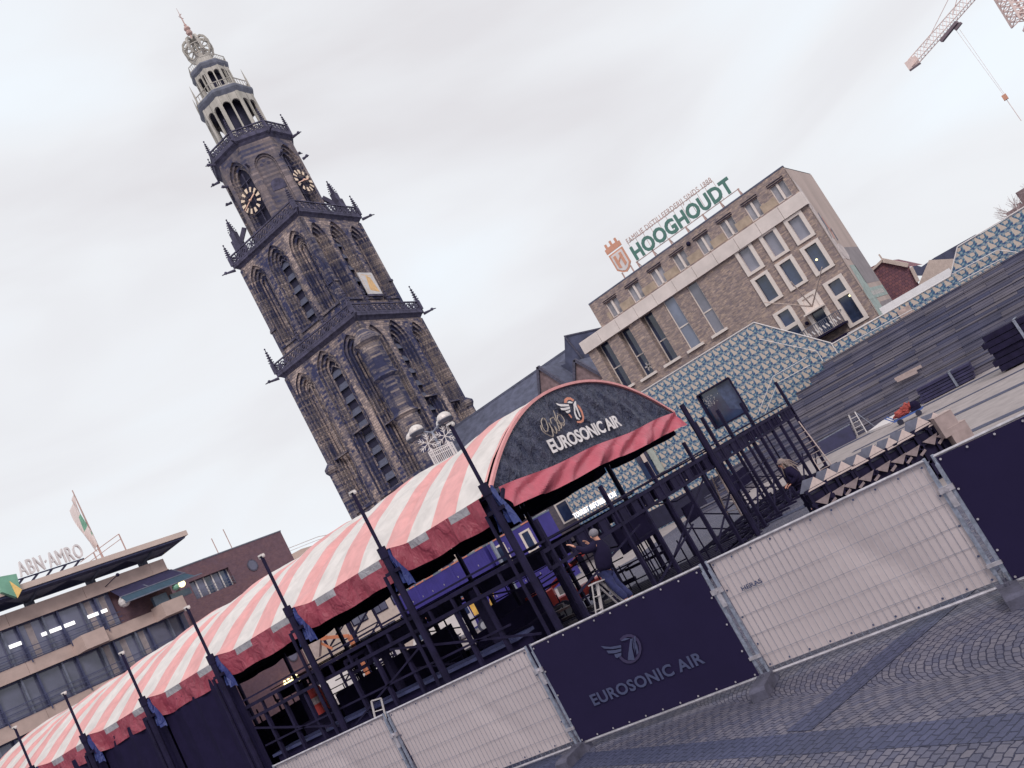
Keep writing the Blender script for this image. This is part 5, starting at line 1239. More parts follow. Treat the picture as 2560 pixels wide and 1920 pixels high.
for q in ((24.2, 14.4, 1.85, 26.6, 14.5, 2.75), (36.2, 15.3, 1.2, 38.4, 15.36, 1.9), (31.0, 15.3, 1.3, 32.2, 15.36, 1.95), (21.5, 18.9, .2, 25.5, 19.0, 1.9), (26, 22.0, .2, 30, 22.1, 2.2), (20.5, 24.6, .2, 27, 24.7, 2.3), (19.6, 29, .2, 24, 29.1, 2.6)):
    b = MB(); b.box(*q); b.build('dark_infill_panel', BLACKCLOTH, tf)
b = MB(); x = 17.8
while x < 30: b.box(x, 13.2, .19, x+.30, 43, .23); x += .46
build_each(b, 'floor_board', BLACK, tf)
b = MB()
for i in range(56):
    x, y = rnd.uniform(18.5, 31), rnd.uniform(13.6, 38); h = rnd.choice((1.2, 2.0, 2.9, 3.1)); b.bar((x, y, 0), (x, y, h), .04, .04)
    l = rnd.uniform(.8, 2.6); z = rnd.choice((.5, 1.0, 1.5, 2.0, 2.4)); b.bar((x, y, z), (x, y+l, z+rnd.choice((0, 0, 0, .5))), .045, .045)
    if rnd.random() < .5: b.bar((x, y, z), (x+l*.8, y, z), .045, .045)
for i in range(9): x, y = rnd.uniform(20, 30), rnd.uniform(15, 37); s_ = rnd.uniform(.25, .7); b.box(x, y, 0, x+s_, y+s_*1.3, s_*1.5)
for x in (31.6, 33.4, 35.6, 37.6, 39.6): b.bar((x, 14.1, 0), (x, 14.1, 3.1), .06, .06); b.bar((x, 14.1, 1.1), (x+1.2, 14.1, 1.1), .05, .05); b.bar((x, YF, .12), (x+1.1, 15.4, .12), .05, .05)
build_each(b, 'thin_pole', BLACK, tf)
# clutter of beams lying on the ground inside
b = MB()
for i in range(90):
    x = rnd.uniform(19, 31); y = rnd.uniform(13.5, 33); l = rnd.uniform(.8, 3.2); a = R(90+rnd.uniform(-12, 12)) if rnd.random() < .75 else R(rnd.uniform(0, 180)); z = rnd.choice((.05, .15, .3, .6, .9))
    b.bar((x, y, z), (x+l*math.cos(a), y+l*math.sin(a), z), .12, .10, rnd.choice((0, 0, 1, 2)))
build_each(b, 'stacked_beam', [BLACK, ALU, mat('dusty_deck_board', (.20, .17, .20), .85)], tf)

# ------------------------------------------------------------ fence panels
FX = 12.82
FY = [14.35, 10.32, 6.50, 2.80, -1.10]
FY = [18.4]+FY
info = [('white', 'white tarpaulin fence panel at the lower left edge of the picture'), ('white', 'white tarpaulin fence panel directly left of the dark logo banner panel'), ('black', 'black banner fence panel with grey winged emblem and lettering'), ('heras', 'white tarpaulin fence panel with small maker name, right of the logo banner panel'), ('black2', 'plain black banner fence panel at the right edge')]
def fence(ya, yb, kind, label, k):
    t = thing('mesh_fence', label, 'fence', (FX, (ya+yb)/2, 0), group='mesh fence panels along the paving')
    y0, y1 = yb+.06, ya-.06; z0, z1 = .14, 2.0; X = FX+.03*((k % 2)*2-1)*0
    b = MB(); b.tube((X, y0, z1), (X, y1, z1), .022, 8); b.tube((X, y0, z0), (X, y1, z0), .022, 8); b.build('rail', GALVL, t)
    for y in (y0, y1): b = MB(); b.tube((X, y, .05), (X, y, z1+.03), .024, 8); b.box(X-.03, y-.028, .3, X-.015, y+.028, 1.9); b.build('upright', GALV, t)
    white = kind in ('white', 'heras')
    n, m = 40, 16; b = MB(); off = .030 if white else -.035
    def tp(i, j):
        y = lerp(y0+.03, y1-.03, i/n); z = lerp(z0+.075 if white else z0+.03, z1-.02, j/m)
        d = .012*math.sin(i*.16+j*.22+k)+.006*math.sin(i*.33-j*.3+k*2)+.003*math.sin(i*.9+j*.5)
        if white: d += .012*math.exp(-((i/n-.80+.45*j/m)/.05)**2)*(j/m)+.035*math.exp(-((i/n-.18-.35*j/m)/.07)**2)*math.sin(math.pi*j/m)
        return (X+off+(d if white else d*.35), y, z)
    for i in range(n):
        for j in range(m): b.face([tp(i, j), tp(i+1, j), tp(i+1, j+1), tp(i, j+1)])
    tarp = b.build('tarpaulin', WHITECL if white else BLACKCL, t, smooth=True)
    b = MB()
    for y in [lerp(y0+.08, y1-.08, q/10) for q in range(11)]:
        for z in ((z0+.12, z1-.07) if white else (z0+.07, z1-.06)): b.tube((X+off-.025, y, z), (X+off-.03, y, z), .016, 8)
    for z in (.6, 1.05, 1.5):
        for y in (y0+.07, y1-.07): b.tube((X+off-.025, y, z), (X+off-.03, y, z), .016, 8)
    b.build('eyelet', NAVYP if white else GALVL, tarp)
    b = MB()
    if white:
        q = y0+.1
        while q < y1-.03: b.bar((X, q, z0), (X, q, z1), .0045, .0045); q += .105
        for z in (.42, .74, 1.06, 1.38, 1.70): b.bar((X-.004, y0, z), (X-.004, y1, z), .0045, .0045)
        b.build('wire_mesh', GALV, t)
    if kind == 'heras':
        letters('maker_lettering', 'HERAS', (X-.012, y1-.30, 1.40), (0, -1, 0), (0, 0, 1), .36, .07, NAVYP, t, bold=.02)
    return t, X, y0, y1
for k, (kind, label) in enumerate(info):
    t, X, y0, y1 = fence(FY[k], FY[k+1], kind, label, k)
    if kind == 'black':
        def cb_(x, y): return (1300+x*.31348, 1180+y*.31348)
        def cd(x, y): return (1400+x*.5244, 1400+y*.5244)
        XB = X-.062
        a = on(*cd(165, 697), x=XB); c_ = on(*cd(695, 490), x=XB); tt = on(*cd(140, 643), x=XB)
        H_ = (tt.z-a.z); U_ = (c_-a); U_.x = 0; Ln = U_.length; U_.normalize()
        letters('banner_lettering', 'EUROSONIC AIR', (XB, a.y, a.z), U_, (0, 0, 1), Ln, abs(H_)*.98, LOGOG, t, bold=.03, sx=1.08)
        b = MB(); kk = dict(x=XB)
        for pts in (((645,1388),(720,1395),(805,1380),(808,1400),(740,1412),(670,1408)), ((690,1425),(760,1420),(808,1408),(808,1430),(760,1445),(705,1447)), ((752,1455),(808,1440),(808,1462),(775,1485),(760,1475)),
                    ((860,1500),(865,1440),(880,1330),(892,1328),(893,1400),(915,1500)), ((896,1330),(903,1318),(908,1400),(905,1420)), ((910,1318),(920,1305),(925,1400),(915,1440)), ((930,1360),(945,1440),(930,1460),(925,1400)), ((800,1350),(835,1325),(880,1325),(860,1335),(830,1345))):
            gpoly(b, pts, 0, cf=cb_, **kk)
        ctr = (870, 1410); ang = [i*20 for i in range(19)]
        for a0, a1 in zip(ang, ang[1:]):
            if 150 < a0 < 210: continue
            P_ = lambda a, r: (ctr[0]+r*.92*math.cos(R(a)), ctr[1]+r*1.1*math.sin(R(a)))
            gpoly(b, (P_(a0, 108), P_(a1, 108), P_(a1, 86), P_(a0, 86)), 1, cf=cb_, x=XB+.006)
        b.build('banner_emblem', [LOGOG, LOGOP], t)
# concrete feet and clamps
def foot_parts(t):
    b = MB(); b.prism([(-.62, 0), (.22, 0), (.22, .13), (.16, .17), (-.56, .17), (-.62, .13)], -.13, .13); 
    b.T = None; b.v = [(x, z, y) for x, y, z in b.v]
    for sx in (-.12, .12): b.lathe([(.035, .17), (.035, .21)], 8, (sx, 0))
    b.build('block', CONC, t)
names = ['concrete foot under the joint of the two left white fence panels', 'concrete foot at the left end of the logo banner panel', 'concrete foot between logo banner panel and the maker name panel', 'concrete foot at the right end of the maker name panel']
f0 = None
for k, lab in enumerate(names):
    if f0 is None:
        f0 = thing('concrete_weight', lab, 'fence foot', (FX-.02, FY[k+1], 0), R(4), 'concrete fence feet', local=True); foot_parts(f0)
    else:
        o = copy_tree(f0); o.location = (FX-.06, FY[k+1], 0); o.rotation_euler = (0, 0, R(-8+7*k)); o['label'] = lab
for k in range(1, 5):
    t = thing('fence_clamp', ['steel clamp joining the two left white panels', 'steel clamp left of the logo banner', 'steel clamp right of the logo banner', 'steel clamp at the black right edge panel'][k-1], 'clamp', (FX-.04, FY[k], 1.6), group='clamps between fence panels')
    b = MB(); b.box(FX-.07, FY[k]-.10, 1.52, FY and FX-.02, FY[k]+.10, 1.60); b.tube((FX-.10, FY[k], 1.56), (FX-.02, FY[k], 1.56), .025, 8); b.box(FX-.06, FY[k]-.04, 1.30, FX-.035, FY[k]+.04, 1.52); b.box(FX-.06, FY[k]-.10, .42, FX-.03, FY[k]+.10, .47); b.build('plate', GALVL, t)

# ------------------------------------------------------------ people
def skin_mesh(name, nodes, edges_, m, parent, sub=1):
    me = bpy.data.meshes.new(name); me.from_pydata([n[0] for n in nodes], edges_, []); ob = bpy.data.objects.new(name, me); col.objects.link(ob)
    md = ob.modifiers.new('s', 'SKIN'); sv = me.skin_vertices[0].data
    for i, n in enumerate(nodes): r = n[1]; sv[i].radius = (r, r) if isinstance(r, (int, float)) else r
    sv[0].use_root = True; md2 = ob.modifiers.new('b', 'SUBSURF'); md2.levels = sub; md2.render_levels = sub
    dg = bpy.context.evaluated_depsgraph_get(); dg.update(); nm = bpy.data.meshes.new_from_object(ob.evaluated_get(dg)); nm.name = name
    bpy.data.objects.remove(ob); o = bpy.data.objects.new(name, nm); col.objects.link(o); nm.materials.clear(); nm.materials.append(m)
    for p in nm.polygons: p.use_smooth = True
    if parent: setpar(o, parent)
    return o
def person(label, pts, jm, tm, hairf, group=None, bulk=1.0):
    """pts: dict of joints in world space"""
    P_ = {k: Vector(v) for k, v in pts.items()}
    t = thing('person', label, 'person', (P_['pelvis'].x, P_['pelvis'].y, min(P_['footl'].z, P_['footr'].z)))
    names = ['pelvis', 'spine', 'chest', 'neck', 'chin', 'head', 'crown', 'shl', 'ell', 'wrl', 'shr', 'elr', 'wrr', 'hipl', 'knl', 'ankl', 'footl', 'hipr', 'knr', 'ankr', 'footr']
    rad = [.12, .11, .13, .055, .065, .095, .065, .055, .04, .03, .055, .04, .03, .075, .045, .033, .03, .075, .045, .033, .03]
    E_ = [(0, 1), (1, 2), (2, 3), (3, 4), (4, 5), (5, 6), (2, 7), (7, 8), (8, 9), (2, 10), (10, 11), (11, 12), (0, 13), (13, 14), (14, 15), (15, 16), (0, 17), (17, 18), (18, 19), (19, 20)]
    body = skin_mesh('body', [(P_[n], r) for n, r in zip(names, rad)], E_, SKIN, t)
    hands = MB()
    for s_ in 'lr':
        w_, e_ = P_['wr'+s_], P_['el'+s_]; d = (w_-e_).normalized(); sd_ = d.cross(ZZ).normalized(); up = sd_.cross(d)
        nodes = [(w_, .028), (w_+d*.06, (.042, .02)), (w_+d*.10, (.042, .02))]; ed = [(0, 1), (1, 2)]
        for f_, (o_, l_) in enumerate(((-.030, .070), (-.010, .085), (.010, .080), (.030, .062))):
            i = len(nodes); nodes += [(w_+d*.11+sd_*o_, .010), (w_+d*(.11+l_*.5)+sd_*o_*1.2-up*.01, .009), (w_+d*(.11+l_)+sd_*o_*1.3-up*.03, .008)]; ed += [(2, i), (i, i+1), (i+1, i+2)]
        i = len(nodes); nodes += [(w_+d*.05+sd_*.055, .012), (w_+d*.09+sd_*.075-up*.01, .010)]; ed += [(1, i), (i, i+1)]
        skin_mesh('hand', nodes, ed, SKIN, t)
    skin_mesh('jacket', [(P_['pelvis']-(P_['spine']-P_['pelvis'])*.35, .19*bulk), (P_['spine'], .195*bulk), (P_['chest'], .215*bulk), (P_['neck']-ZZ*.02, .10), (P_['shl'], .11*bulk), (P_['ell'], .08*bulk), (P_['wrl'], .058), (P_['shr'], .11*bulk), (P_['elr'], .08*bulk), (P_['wrr'], .058)], [(0, 1), (1, 2), (2, 3), (2, 4), (4, 5), (5, 6), (2, 7), (7, 8), (8, 9)], jm, t)
    skin_mesh('trousers', [(P_['pelvis']+(P_['spine']-P_['pelvis'])*.3, .175), (P_['hipl'], .13), (P_['knl'], .095), (P_['ankl']-ZZ*.02, .08), (P_['hipr'], .13), (P_['knr'], .095), (P_['ankr']-ZZ*.02, .08)], [(0, 1), (1, 2), (2, 3), (0, 4), (4, 5), (5, 6)], tm, t)
    for s_ in 'lr': skin_mesh('shoe', [(P_['ank'+s_]-ZZ*.03, .05), (P_['ank'+s_].lerp(P_['foot'+s_], .5)-ZZ*.03, .05), (P_['foot'+s_], .042)], [(0, 1), (1, 2)], BLACK, t)
    f = P_['face']; hc = P_['head']; fd = (f-hc).normalized(); sd_ = fd.cross(ZZ).normalized()
    b = MB(); b.ball(hc+fd*.10, .018, 6, 4, sq=(1, 1, 1.6)); b.build('nose', SKIN, body)
    for s_ in (-1, 1):
        b = MB(); b.ball(hc+fd*.085+sd_*.033*s_+ZZ*.02, .012, 6, 4); b.build('eye', BLACK, body)
        b = MB(); b.ball(hc+sd_*.095*s_, .028, 6, 4, sq=(.6, .6, 1.2)); b.build('ear', SKIN, body)
    b = MB(); b.ball(hc+fd*.088-ZZ*.05, .02, 6, 3, sq=(1, 1, .3)); b.build('mouth', mat('lip', (.45, .18, .15), .6), body)
    hairf(t, hc, fd, sd_)
    return t
Dm = 20.5
pm = lambda x, y, d=Dm: on(*c13(x, y), d=d)
def shorthair(t, hc, fd, sd_):
    b = MB(); b.ball(hc-fd*.02+ZZ*.045, .112, 12, 8, sq=(1, 1, .92)); b.build('knit_cap', mat('grey_knit_cap', (.20, .18, .21), .95, bump=.4, bs=60), t)
hd = pm(935, 262); 
person('person in dark jacket and blue jeans on a stepladder with both arms raised', dict(
    head=hd, face=hd+Vector((.05, .12, 0)), crown=hd+ZZ*.09, chin=hd-ZZ*.08, neck=hd+Vector((0, -.04, -.15)), chest=pm(1030, 520), spine=pm(1075, 680), pelvis=pm(1130, 850),
    shl=pm(950, 430, 20.35), ell=pm(790, 545, 20.25), wrl=pm(600, 465, 20.3), shr=pm(1110, 430, 20.6), elr=pm(985, 520, 20.8), wrr=pm(860, 425, 20.75),
    hipl=pm(1110, 900, 20.45), knl=pm(1250, 1130, 20.4), ankl=pm(1500, 1350, 20.4), footl=pm(1470, 1400, 20.35), hipr=pm(1180, 890, 20.6), knr=pm(1330, 1100, 20.6), ankr=pm(1590, 1310, 20.6), footr=pm(1560, 1370, 20.55)), JACK, JEANS, shorthair, bulk=1.15)
Dd = 28.5
pd_ = lambda x, y, d=Dd: on(*c16(x, y), d=d)
def dreads(t, hc, fd, sd_):
    b = MB(); b.ball(hc-fd*.03+ZZ*.04, .125, 12, 8); rr = random.Random(2)
    for i in range(70):
        a = rr.uniform(0, 6.28); st_ = hc-fd*.05+Vector((math.cos(a)*.08, math.sin(a)*.08, rr.uniform(-.02, .1))); d = (-fd*rr.uniform(.1, .7)+sd_*rr.uniform(-.35, .35)-ZZ*rr.uniform(.4, 1.3)).normalized(); l = rr.uniform(.2, .5)
        m1 = st_+d*l*.5+ZZ*.03; b.tube(st_, m1, .016, 5, .015); b.tube(m1, st_+d*l-ZZ*.08, .015, 5, .007)
    b.build('dreadlocks', DREAD, t)
    m = MB()
    for i in range(14): m.tube(hc+fd*.06+sd_*rr.uniform(-.05, .05)-ZZ*.07, hc+fd*.10+sd_*rr.uniform(-.07, .07)-ZZ*rr.uniform(.2, .42), .014, 4, .006)
    m.build('beard', DREAD, t)
    m = MB(); m.lathe([(.118, -.02), (.124, .0), (.118, .03)], 14); m.v = [tuple(Vector(v)+hc+ZZ*.05) for v in m.v]; m.build('headband', mat('grey_headband', (.28, .22, .23), .9), t)
hd = pd_(235, 265)
G0 = hd.z-1.68
def dl(dx, dy, z): return Vector((hd.x+dx, hd.y+dy, z))
fx = RT*-1.0; rr_ = F0
def dj_(l, f, z): p = hd+fx*l+F0*f; return Vector((p.x, p.y, z))
person('person with long blond dreadlocks and beard in dark clothes beside the stacked trestles', dict(
    head=hd, face=hd+fx*.12-ZZ*.015, crown=hd+ZZ*.1, chin=hd-ZZ*.08+fx*.02, neck=dj_(-.03, 0, hd.z-.16), chest=dj_(-.09, 0, hd.z-.38), spine=dj_(-.12, 0, hd.z-.58), pelvis=dj_(-.14, 0, hd.z-.76),
    shl=dj_(-.06, -.19, hd.z-.27), ell=dj_(-.16, -.27, hd.z-.56), wrl=dj_(.10, -.16, hd.z-.66), shr=dj_(-.08, .19, hd.z-.27), elr=dj_(-.12, .26, hd.z-.56), wrr=dj_(.12, .12, hd.z-.64),
    hipl=dj_(-.13, -.10, hd.z-.84), knl=dj_(-.02, -.12, hd.z-1.2), ankl=dj_(-.15, -.12, hd.z-1.6), footl=dj_(.0, -.12, hd.z-1.66), hipr=dj_(-.15, .10, hd.z-.84), knr=dj_(-.14, .12, hd.z-1.22), ankr=dj_(-.36, .12, hd.z-1.58), footr=dj_(-.22, .12, hd.z-1.66)), JACK, JACK, dreads, bulk=1.35)

# ------------------------------------------------------------ ladders
def rungs(b, a0, a1, c0, c1, n, r=.016):
    for i in range(1, n): t = i/n; b.tube(Vector(a0).lerp(a1, t), Vector(c0).lerp(c1, t), r, 6)
t = thing('stepladder', 'aluminium stepladder under the person with raised arms', 'stepladder', tuple(pm(1000, 1600)))
L0, L1 = pm(895, 1110, 20.15), pm(975, 1660, 20.2); R0, R1 = pm(985, 1085, 20.25), pm(1085, 1640, 20.3)
def ext(a, b_): d = b_-a; s_ = (a.z-0)/(a.z-b_.z); return a+d*s_
L1, R1 = ext(L0, L1), ext(R0, R1)
b = MB(); b.bar(L0, L1, .03, .03); b.bar(R0, R1, .035, .07); b.build('front_stile', ALU, t); b = MB()
for i in range(1, 8): u = i/8; b.bar(L0.lerp(L1, u), R0.lerp(R1, u), .08, .02)
b.build('step', ALU, t)
B0, B1 = pm(1040, 1060, 20.4), ext(pm(1040, 1060, 20.4), pm(1440, 1400, 20.7)); b = MB(); b.bar(B0, B1, .035, .07); b.bar(B0-(R0-L0), B1-(R1-L1)*.9, .03, .03); rungs(b, B0, B1, B0-(R0-L0), B1-(R1-L1)*.9, 5, .012); b.build('rear_leg', ALU, t)
b = MB(); b.bar(L0-F0*.02, B0+(B0-L0)*.2, .22, .03); b.build('top_cap', ALU, t)
t = thing('leaning_ladder', 'long aluminium ladder leaning on the end of the steel frame', 'ladder', (40.5, 12.6, 0))
a0, c0 = on(*c10(930, 545), d=40.9), on(*c10(985, 512), d=40.6); a1, c1 = on(*c10(1148, 893), d=39.6), on(*c10(1262, 868), d=39.3); a1.z = c1.z = .0
b = MB(); b.bar(a0, a1, .04, .08); b.bar(c0, c1, .04, .08); b.build('stile', LWOOD, t); b = MB(); rungs(b, a0, a1, c0, c1, 10, .02); b.build('rung', LWOOD, t)
t = thing('folding_ladder', 'short folding ladder standing in front of the wooden steps', 'ladder', (49.5, 13.2, 0))
a1, c1 = on(*c10(1478, 642), z=0), on(*c10(1552, 603), z=0); c1 = on(*c10(1552, 603), d=a1.dot(F0)-.3); a0, c0 = on(*c10(1400, 455), d=a1.dot(F0)+.3), on(*c10(1450, 430), d=a1.dot(F0)+.2); g1 = a1+Vector((.9, -.3, 0)); h1 = c1+Vector((.9, -.3, 0))
b = MB(); b.bar(a0, a1, .05, .07); b.bar(c0, c1, .05, .07); b.build('front_stile', ALU, t); b = MB(); rungs(b, a0, a1, c0, c1, 5, .022); b.build('rung', ALU, t); b = MB(); b.bar(a0, g1, .03, .04); b.bar(c0, h1, .03, .04); b.build('rear_leg', GALV, t)
t = thing('tall_stepladder', 'tall slim stepladder standing inside the steel frame', 'stepladder', tuple(on(*c12(1310, 1085), z=.05)))
a0, a1 = on(*c12(980, 480), d=33.2), on(*c12(1320, 1085), d=33); c0, c1 = on(*c12(925, 580), d=33.5), on(*c12(1150, 1115), d=33.6)
b = MB(); b.bar(a0, a1, .05, .05); b.bar(c0, c1, .04, .04); rungs(b, a0, a1, c0, c1, 7, .012); b.build('frame', LWOOD, t)
t = thing('small_stepladder', 'small aluminium stepladder left of the blue machine behind the fence', 'stepladder', tuple(on(*c9(700, 1240), z=.05)))
a0, a1 = on(*c9(665, 1170), d=24), on(*c9(700, 1330), d=24); c0, c1 = on(*c9(735, 1150), d=24), on(*c9(770, 1290), d=24); b = MB(); b.bar(a0, ext(a0, a1), .04, .05); b.bar(c0, ext(c0, c1), .04, .05); b.bar(a0, c0, .08, .03); rungs(b, a0, ext(a0, a1), c0, ext(c0, c1), 7, .014); b.build('frame', ALU, t)

# ------------------------------------------------------------ stacked timber trestles near the steps
tp0 = None; PGREY = mat('grey_board_side', (.11, .11, .155), .7, var=.3); DWOOD = mat('dull_timber', (.25, .19, .20), .8, var=.25, vs=6)
A0, A1 = Vector((23.4, 8.0, 0)), Vector((25.1, 5.0, 0))
N_ = 9
for k in range(N_):
    loc = A0.lerp(A1, k/(N_-1)); lab = 'dark trestle frame with pale slanted boards, number %s from the dreadlocked person' % (('first','second','third','fourth','fifth','sixth','seventh','eighth','last')[k])
    if tp0 is None:
        tp0 = thing('trestle_frame', lab, 'trestle', loc, math.atan2((A1-A0).y, (A1-A0).x), 'stacked trestle frames', local=True)
        b = MB()
        for z in (.08, .5, .92, 1.28): b.bar((-.32, -.5, z), (.32, -.5, z), .07, .09); b.bar((-.32, .5, z), (.32, .5, z), .07, .09)
        for x in (-.25, .25): b.bar((x, -.5, 0), (x, -.5, 1.3), .07, .07); b.bar((x, .5, 0), (x, .5, 1.3), .07, .07); b.bar((x, -.5, 1.25), (x, .5, 1.25), .07, .07)
        b.bar((-.2, -.45, .1), (-.2, .45, 1.2), .06, .06); b.box(-.2, -.42, .02, .2, .44, 1.16); b.build('frame', BLACK, tp0)
        for q, z in enumerate((1.30, .88, .46)):
            s_ = (1, .7, .5)[q]; b = MB()
            if q == 0: b.face([(-.24, -.56, z-.03), (.26, -.56, z-.03), (.10, -.40, z+.24)], 0); b.face([(-.24, -.56, z-.03), (.10, -.40, z+.24), (-.14, -.1, z+.26), (-.40, -.26, z+.0)], 1)
            elif q == 1: b.face([(-.22, -.57, z+.10), (.02, -.57, z-.10), (.24, -.57, z+.13)], 0); b.face([(.10, -.575, z-.10), (.28, -.575, z-.02), (.30, -.575, z-.08), (.14, -.575, z-.16)], 0)
            else: b.face([(-.20, -.57, z+.02), (.0, -.57, z-.09), (.24, -.57, z+.08), (.0, -.57, z+.07)], 1)
            b.build('slanted_board', [[LWOOD, PGREY], [DWOOD, PGREY], [PGREY, PGREY]][q], tp0)
    else: o = copy_tree(tp0); o.location = loc+Vector((rnd.uniform(-.05, .05), rnd.uniform(-.04, .04), 0)); o.rotation_euler = (0, 0, tp0.rotation_euler.z+R(rnd.uniform(-7, 7))); o.scale = (1, 1, rnd.uniform(.95, 1.03)); o['label'] = lab
for (px_, lab) in (((850, 1165), 'pale cardboard box on the right end of the trestle stack'), ((965, 1250), 'pale cardboard box lower down at the right end of the trestle stack')):
    p = on(*c11(*px_), d=23.4); t = thing('cardboard_box', lab, 'box', (p.x, p.y, p.z-.2), group='boxes at the end of the trestle stack')
    b = MB(); c, s_ = Vector((p.x, p.y, p.z)), .26; b.T = (c, Vector((math.cos(R(-60)), math.sin(R(-60)), 0)), Vector((-math.sin(R(-60)), math.cos(R(-60)), 0)), ZZ); b.box(-.24, -.22, -.4, .24, .22, .16, 0); b.build('carton', mat('carton_brown', (.33, .25, .245), .8), t); m = MB(b.T); m.box(-.25, -.23, .16, .25, .23, .175); m.build('lid', LWOOD, t)
# ------------------------------------------------------------ things in front of the steps
def stack(name, label, cat, tl, tr, br_, X, h0, rows, mats, thick=1.2, strap=True):
    a, c = on(*tl, x=X), on(*tr, x=X); ya, yb = a.y, c.y; z1 = (a.z+c.z)/2
    t = thing(name, label, cat, (X, (ya+yb)/2, 0)); 
    for r in range(rows):
        b = MB(); z = lerp(h0, z1, r/rows); zz = lerp(h0, z1, (r+1)/rows)-.03; j = rnd.uniform(-.12, .12); b.box(X+rnd.uniform(0, .1), yb+j, z, X+thick, ya+j, zz, 0); b.build('board', mats, t)
    if strap:
        for f in (.35, ): b = MB(); y = lerp(yb, ya, f); b.box(X-.04, y-.06, h0, X-.01, y+.06, z1+.02); b.box(X-.04, y-.06, z1, X+thick, y+.06, z1+.03); b.build('strap', GALV, t)
    return t
stack('panel_stack', 'large dark stack of folded panels at the right edge before the steps', 'stack', c11(1150, 485), c11(1600, 250), None, 44.4, .08, 6, [BLACK], 1.4)
stack('board_stack', 'low dark strapped stack of long boards at the foot of the steps', 'stack', c11(620, 905), c11(1060, 690), None, 49.2, .05, 5, [mat('dark_navy_boards', (.035, .03, .085), .7, var=.3)], .9)
t = thing('leaning_board', 'dark flat panel leaning on the foot of the wooden steps behind the long ladder', 'panel', (49.0, 14, 0)); b = MB(); q = [on(*c10(*k), x=49.1) for k in ((1140, 690), (1330, 585), (1400, 545))]
b.face([(49.0, q[0].y, 0), (49.0, q[2].y, 0), (49.3, q[2].y, q[2].z), (49.3, q[0].y, q[0].z)]); b.face([(49.12, q[0].y, 0), (49.12, q[2].y, 0), (49.42, q[2].y, q[2].z), (49.42, q[0].y, q[0].z)]); b.face([(49.3, q[0].y, q[0].z), (49.3, q[2].y, q[2].z), (49.42, q[2].y, q[2].z), (49.42, q[0].y, q[0].z)]); b.build('board', mat('dark_navy_panel', (.028, .025, .075), .6, var=.2), t)
b = MB(); b.bar((49.36, q[0].y, q[0].z+.03), (49.36, q[2].y, q[2].z+.03), .08, .06); b.build('top_batten', GALV, t)
t = thing('white_board', 'white board lying on the paving beside the folding ladder', 'board', tuple(on(*c11(350, 1180), z=.1)))
q = [on(*c11(*k), z=.14) for k in ((235, 1255), (390, 1135), (465, 1110), (415, 1180))]; b = MB(); b.face(q); b.face([k-ZZ*.12 for k in q]); [b.face([q[i], q[(i+1) % 4], q[(i+1) % 4]-ZZ*.12, q[i]-ZZ*.12]) for i in range(4)]; b.build('sheet', OFFW, t)
p = on(*c11(540, 1060), z=.6); t = thing('loaded_handcart', 'blue handcart loaded with red canvas bags at the foot of the steps', 'cart', (p.x, p.y, 0))
T = (Vector((p.x, p.y, 0)), Vector((0, -1, 0)), Vector((1, 0, 0)), ZZ); b = MB(T); b.box(-.7, -.3, .22, .65, .3, .30); b.bar((-.7, -.25, .25), (-1.0, -.25, .6), .04, .04); b.bar((-.7, .25, .25), (-1.0, .25, .6), .04, .04); b.build('frame', BLUEM, t)
for x in (-.45, .45):
    b = MB(T); b.tube((x, -.36, .14), (x, -.28, .14), .14, 12); b.build('wheel', TYRE, t)
b = MB(T)
for (x, y, z, r, s_) in ((-.30, 0, .46, .26, (1.5, .8, .7)), (.05, .05, .58, .24, (1.2, .8, .9))): b.ball((x, y, z), r, 12, 9, sq=s_)
b.v = [tuple(Vector(v)+Vector((.05*math.sin(v[2]*23+v[1]*17), .05*math.sin(v[2]*31), .05*math.sin(v[1]*27+v[2]*9)))) for v in b.v]
b.build('red_bag', REDBAG, t); b = MB(T); b.ball((.42, 0, .48), .24, 8, 6, sq=(1, .8, 1.1)); b.box(.2, -.3, .3, .62, .1, .45); b.build('dark_bag', JACK, t)

# ------------------------------------------------------------ containers
def container(label, X, ya, yb, z0, z1, win=False):
    t = thing('site_container', label, 'container', (X, (ya+yb)/2, z0), group='blue site containers'); b = MB()
    b.box(X, yb+.03, z0+.05, X+2.4, ya-.03, z1-.12); y = yb+.2
    while y < ya-.2 and not win: b.box(X-.02, y, z0+.2, X, y+.12, z1-.25); y += .28
    b.build('body', BLUEC, t)
    b = MB(); b.box(X-.03, yb, z1-.12, X+2.43, ya, z1, 0); b.box(X-.03, yb, z0, X+2.43, ya, z0+.07, 0)
    for f in (0, .45, .72): b.box(X-.05, lerp(yb, ya, f), z1-.10, X-.035, lerp(yb, ya, f+.22), z1-.01, 1)
    b.build('edge_rail', [CONTG, ORANGE], t)
    for y in (yb, ya-.12): b = MB(); b.box(X-.04, y, z0, X+.08, y+.12, z1-.12); b.build('corner_post', BLUEC, t)
    b = MB()
    for f in (.3, .62, .9): b.box(X-.05, lerp(yb, ya, f), lerp(z0, z1, .55), X-.02, lerp(yb, ya, f)+.06, lerp(z0, z1, .55)+.12)
    b.build('lock_plate', GALVL, t)
    if win:
        for f in (.22, .78):
            y = lerp(yb, ya, f); q = MB((Vector((X, 0, 0)), Vector((0, 1, 0)), ZZ, Vector((-1, 0, 0)))); frame(q, (y+.42, y-.42, lerp(z0, z1, .2), lerp(z0, z1, .78)), .12, .06, .02); w_ = q.build('window', FRAMEW, t); m = MB(); m.box(X-.03, y-.34, lerp(z0, z1, .24), X-.01, y+.34, lerp(z0, z1, .74)); m.build('pane', GLASSD, w_)
CXn = 50.0
ys = [49.6, 47.1, 43.2, 39.3, 34.9]
labs = ['blue container at the left end of the upper row', 'blue container in the upper row, second from the left', 'blue container in the upper row beside the grey joint', 'blue office container with two cream framed windows in the upper row']
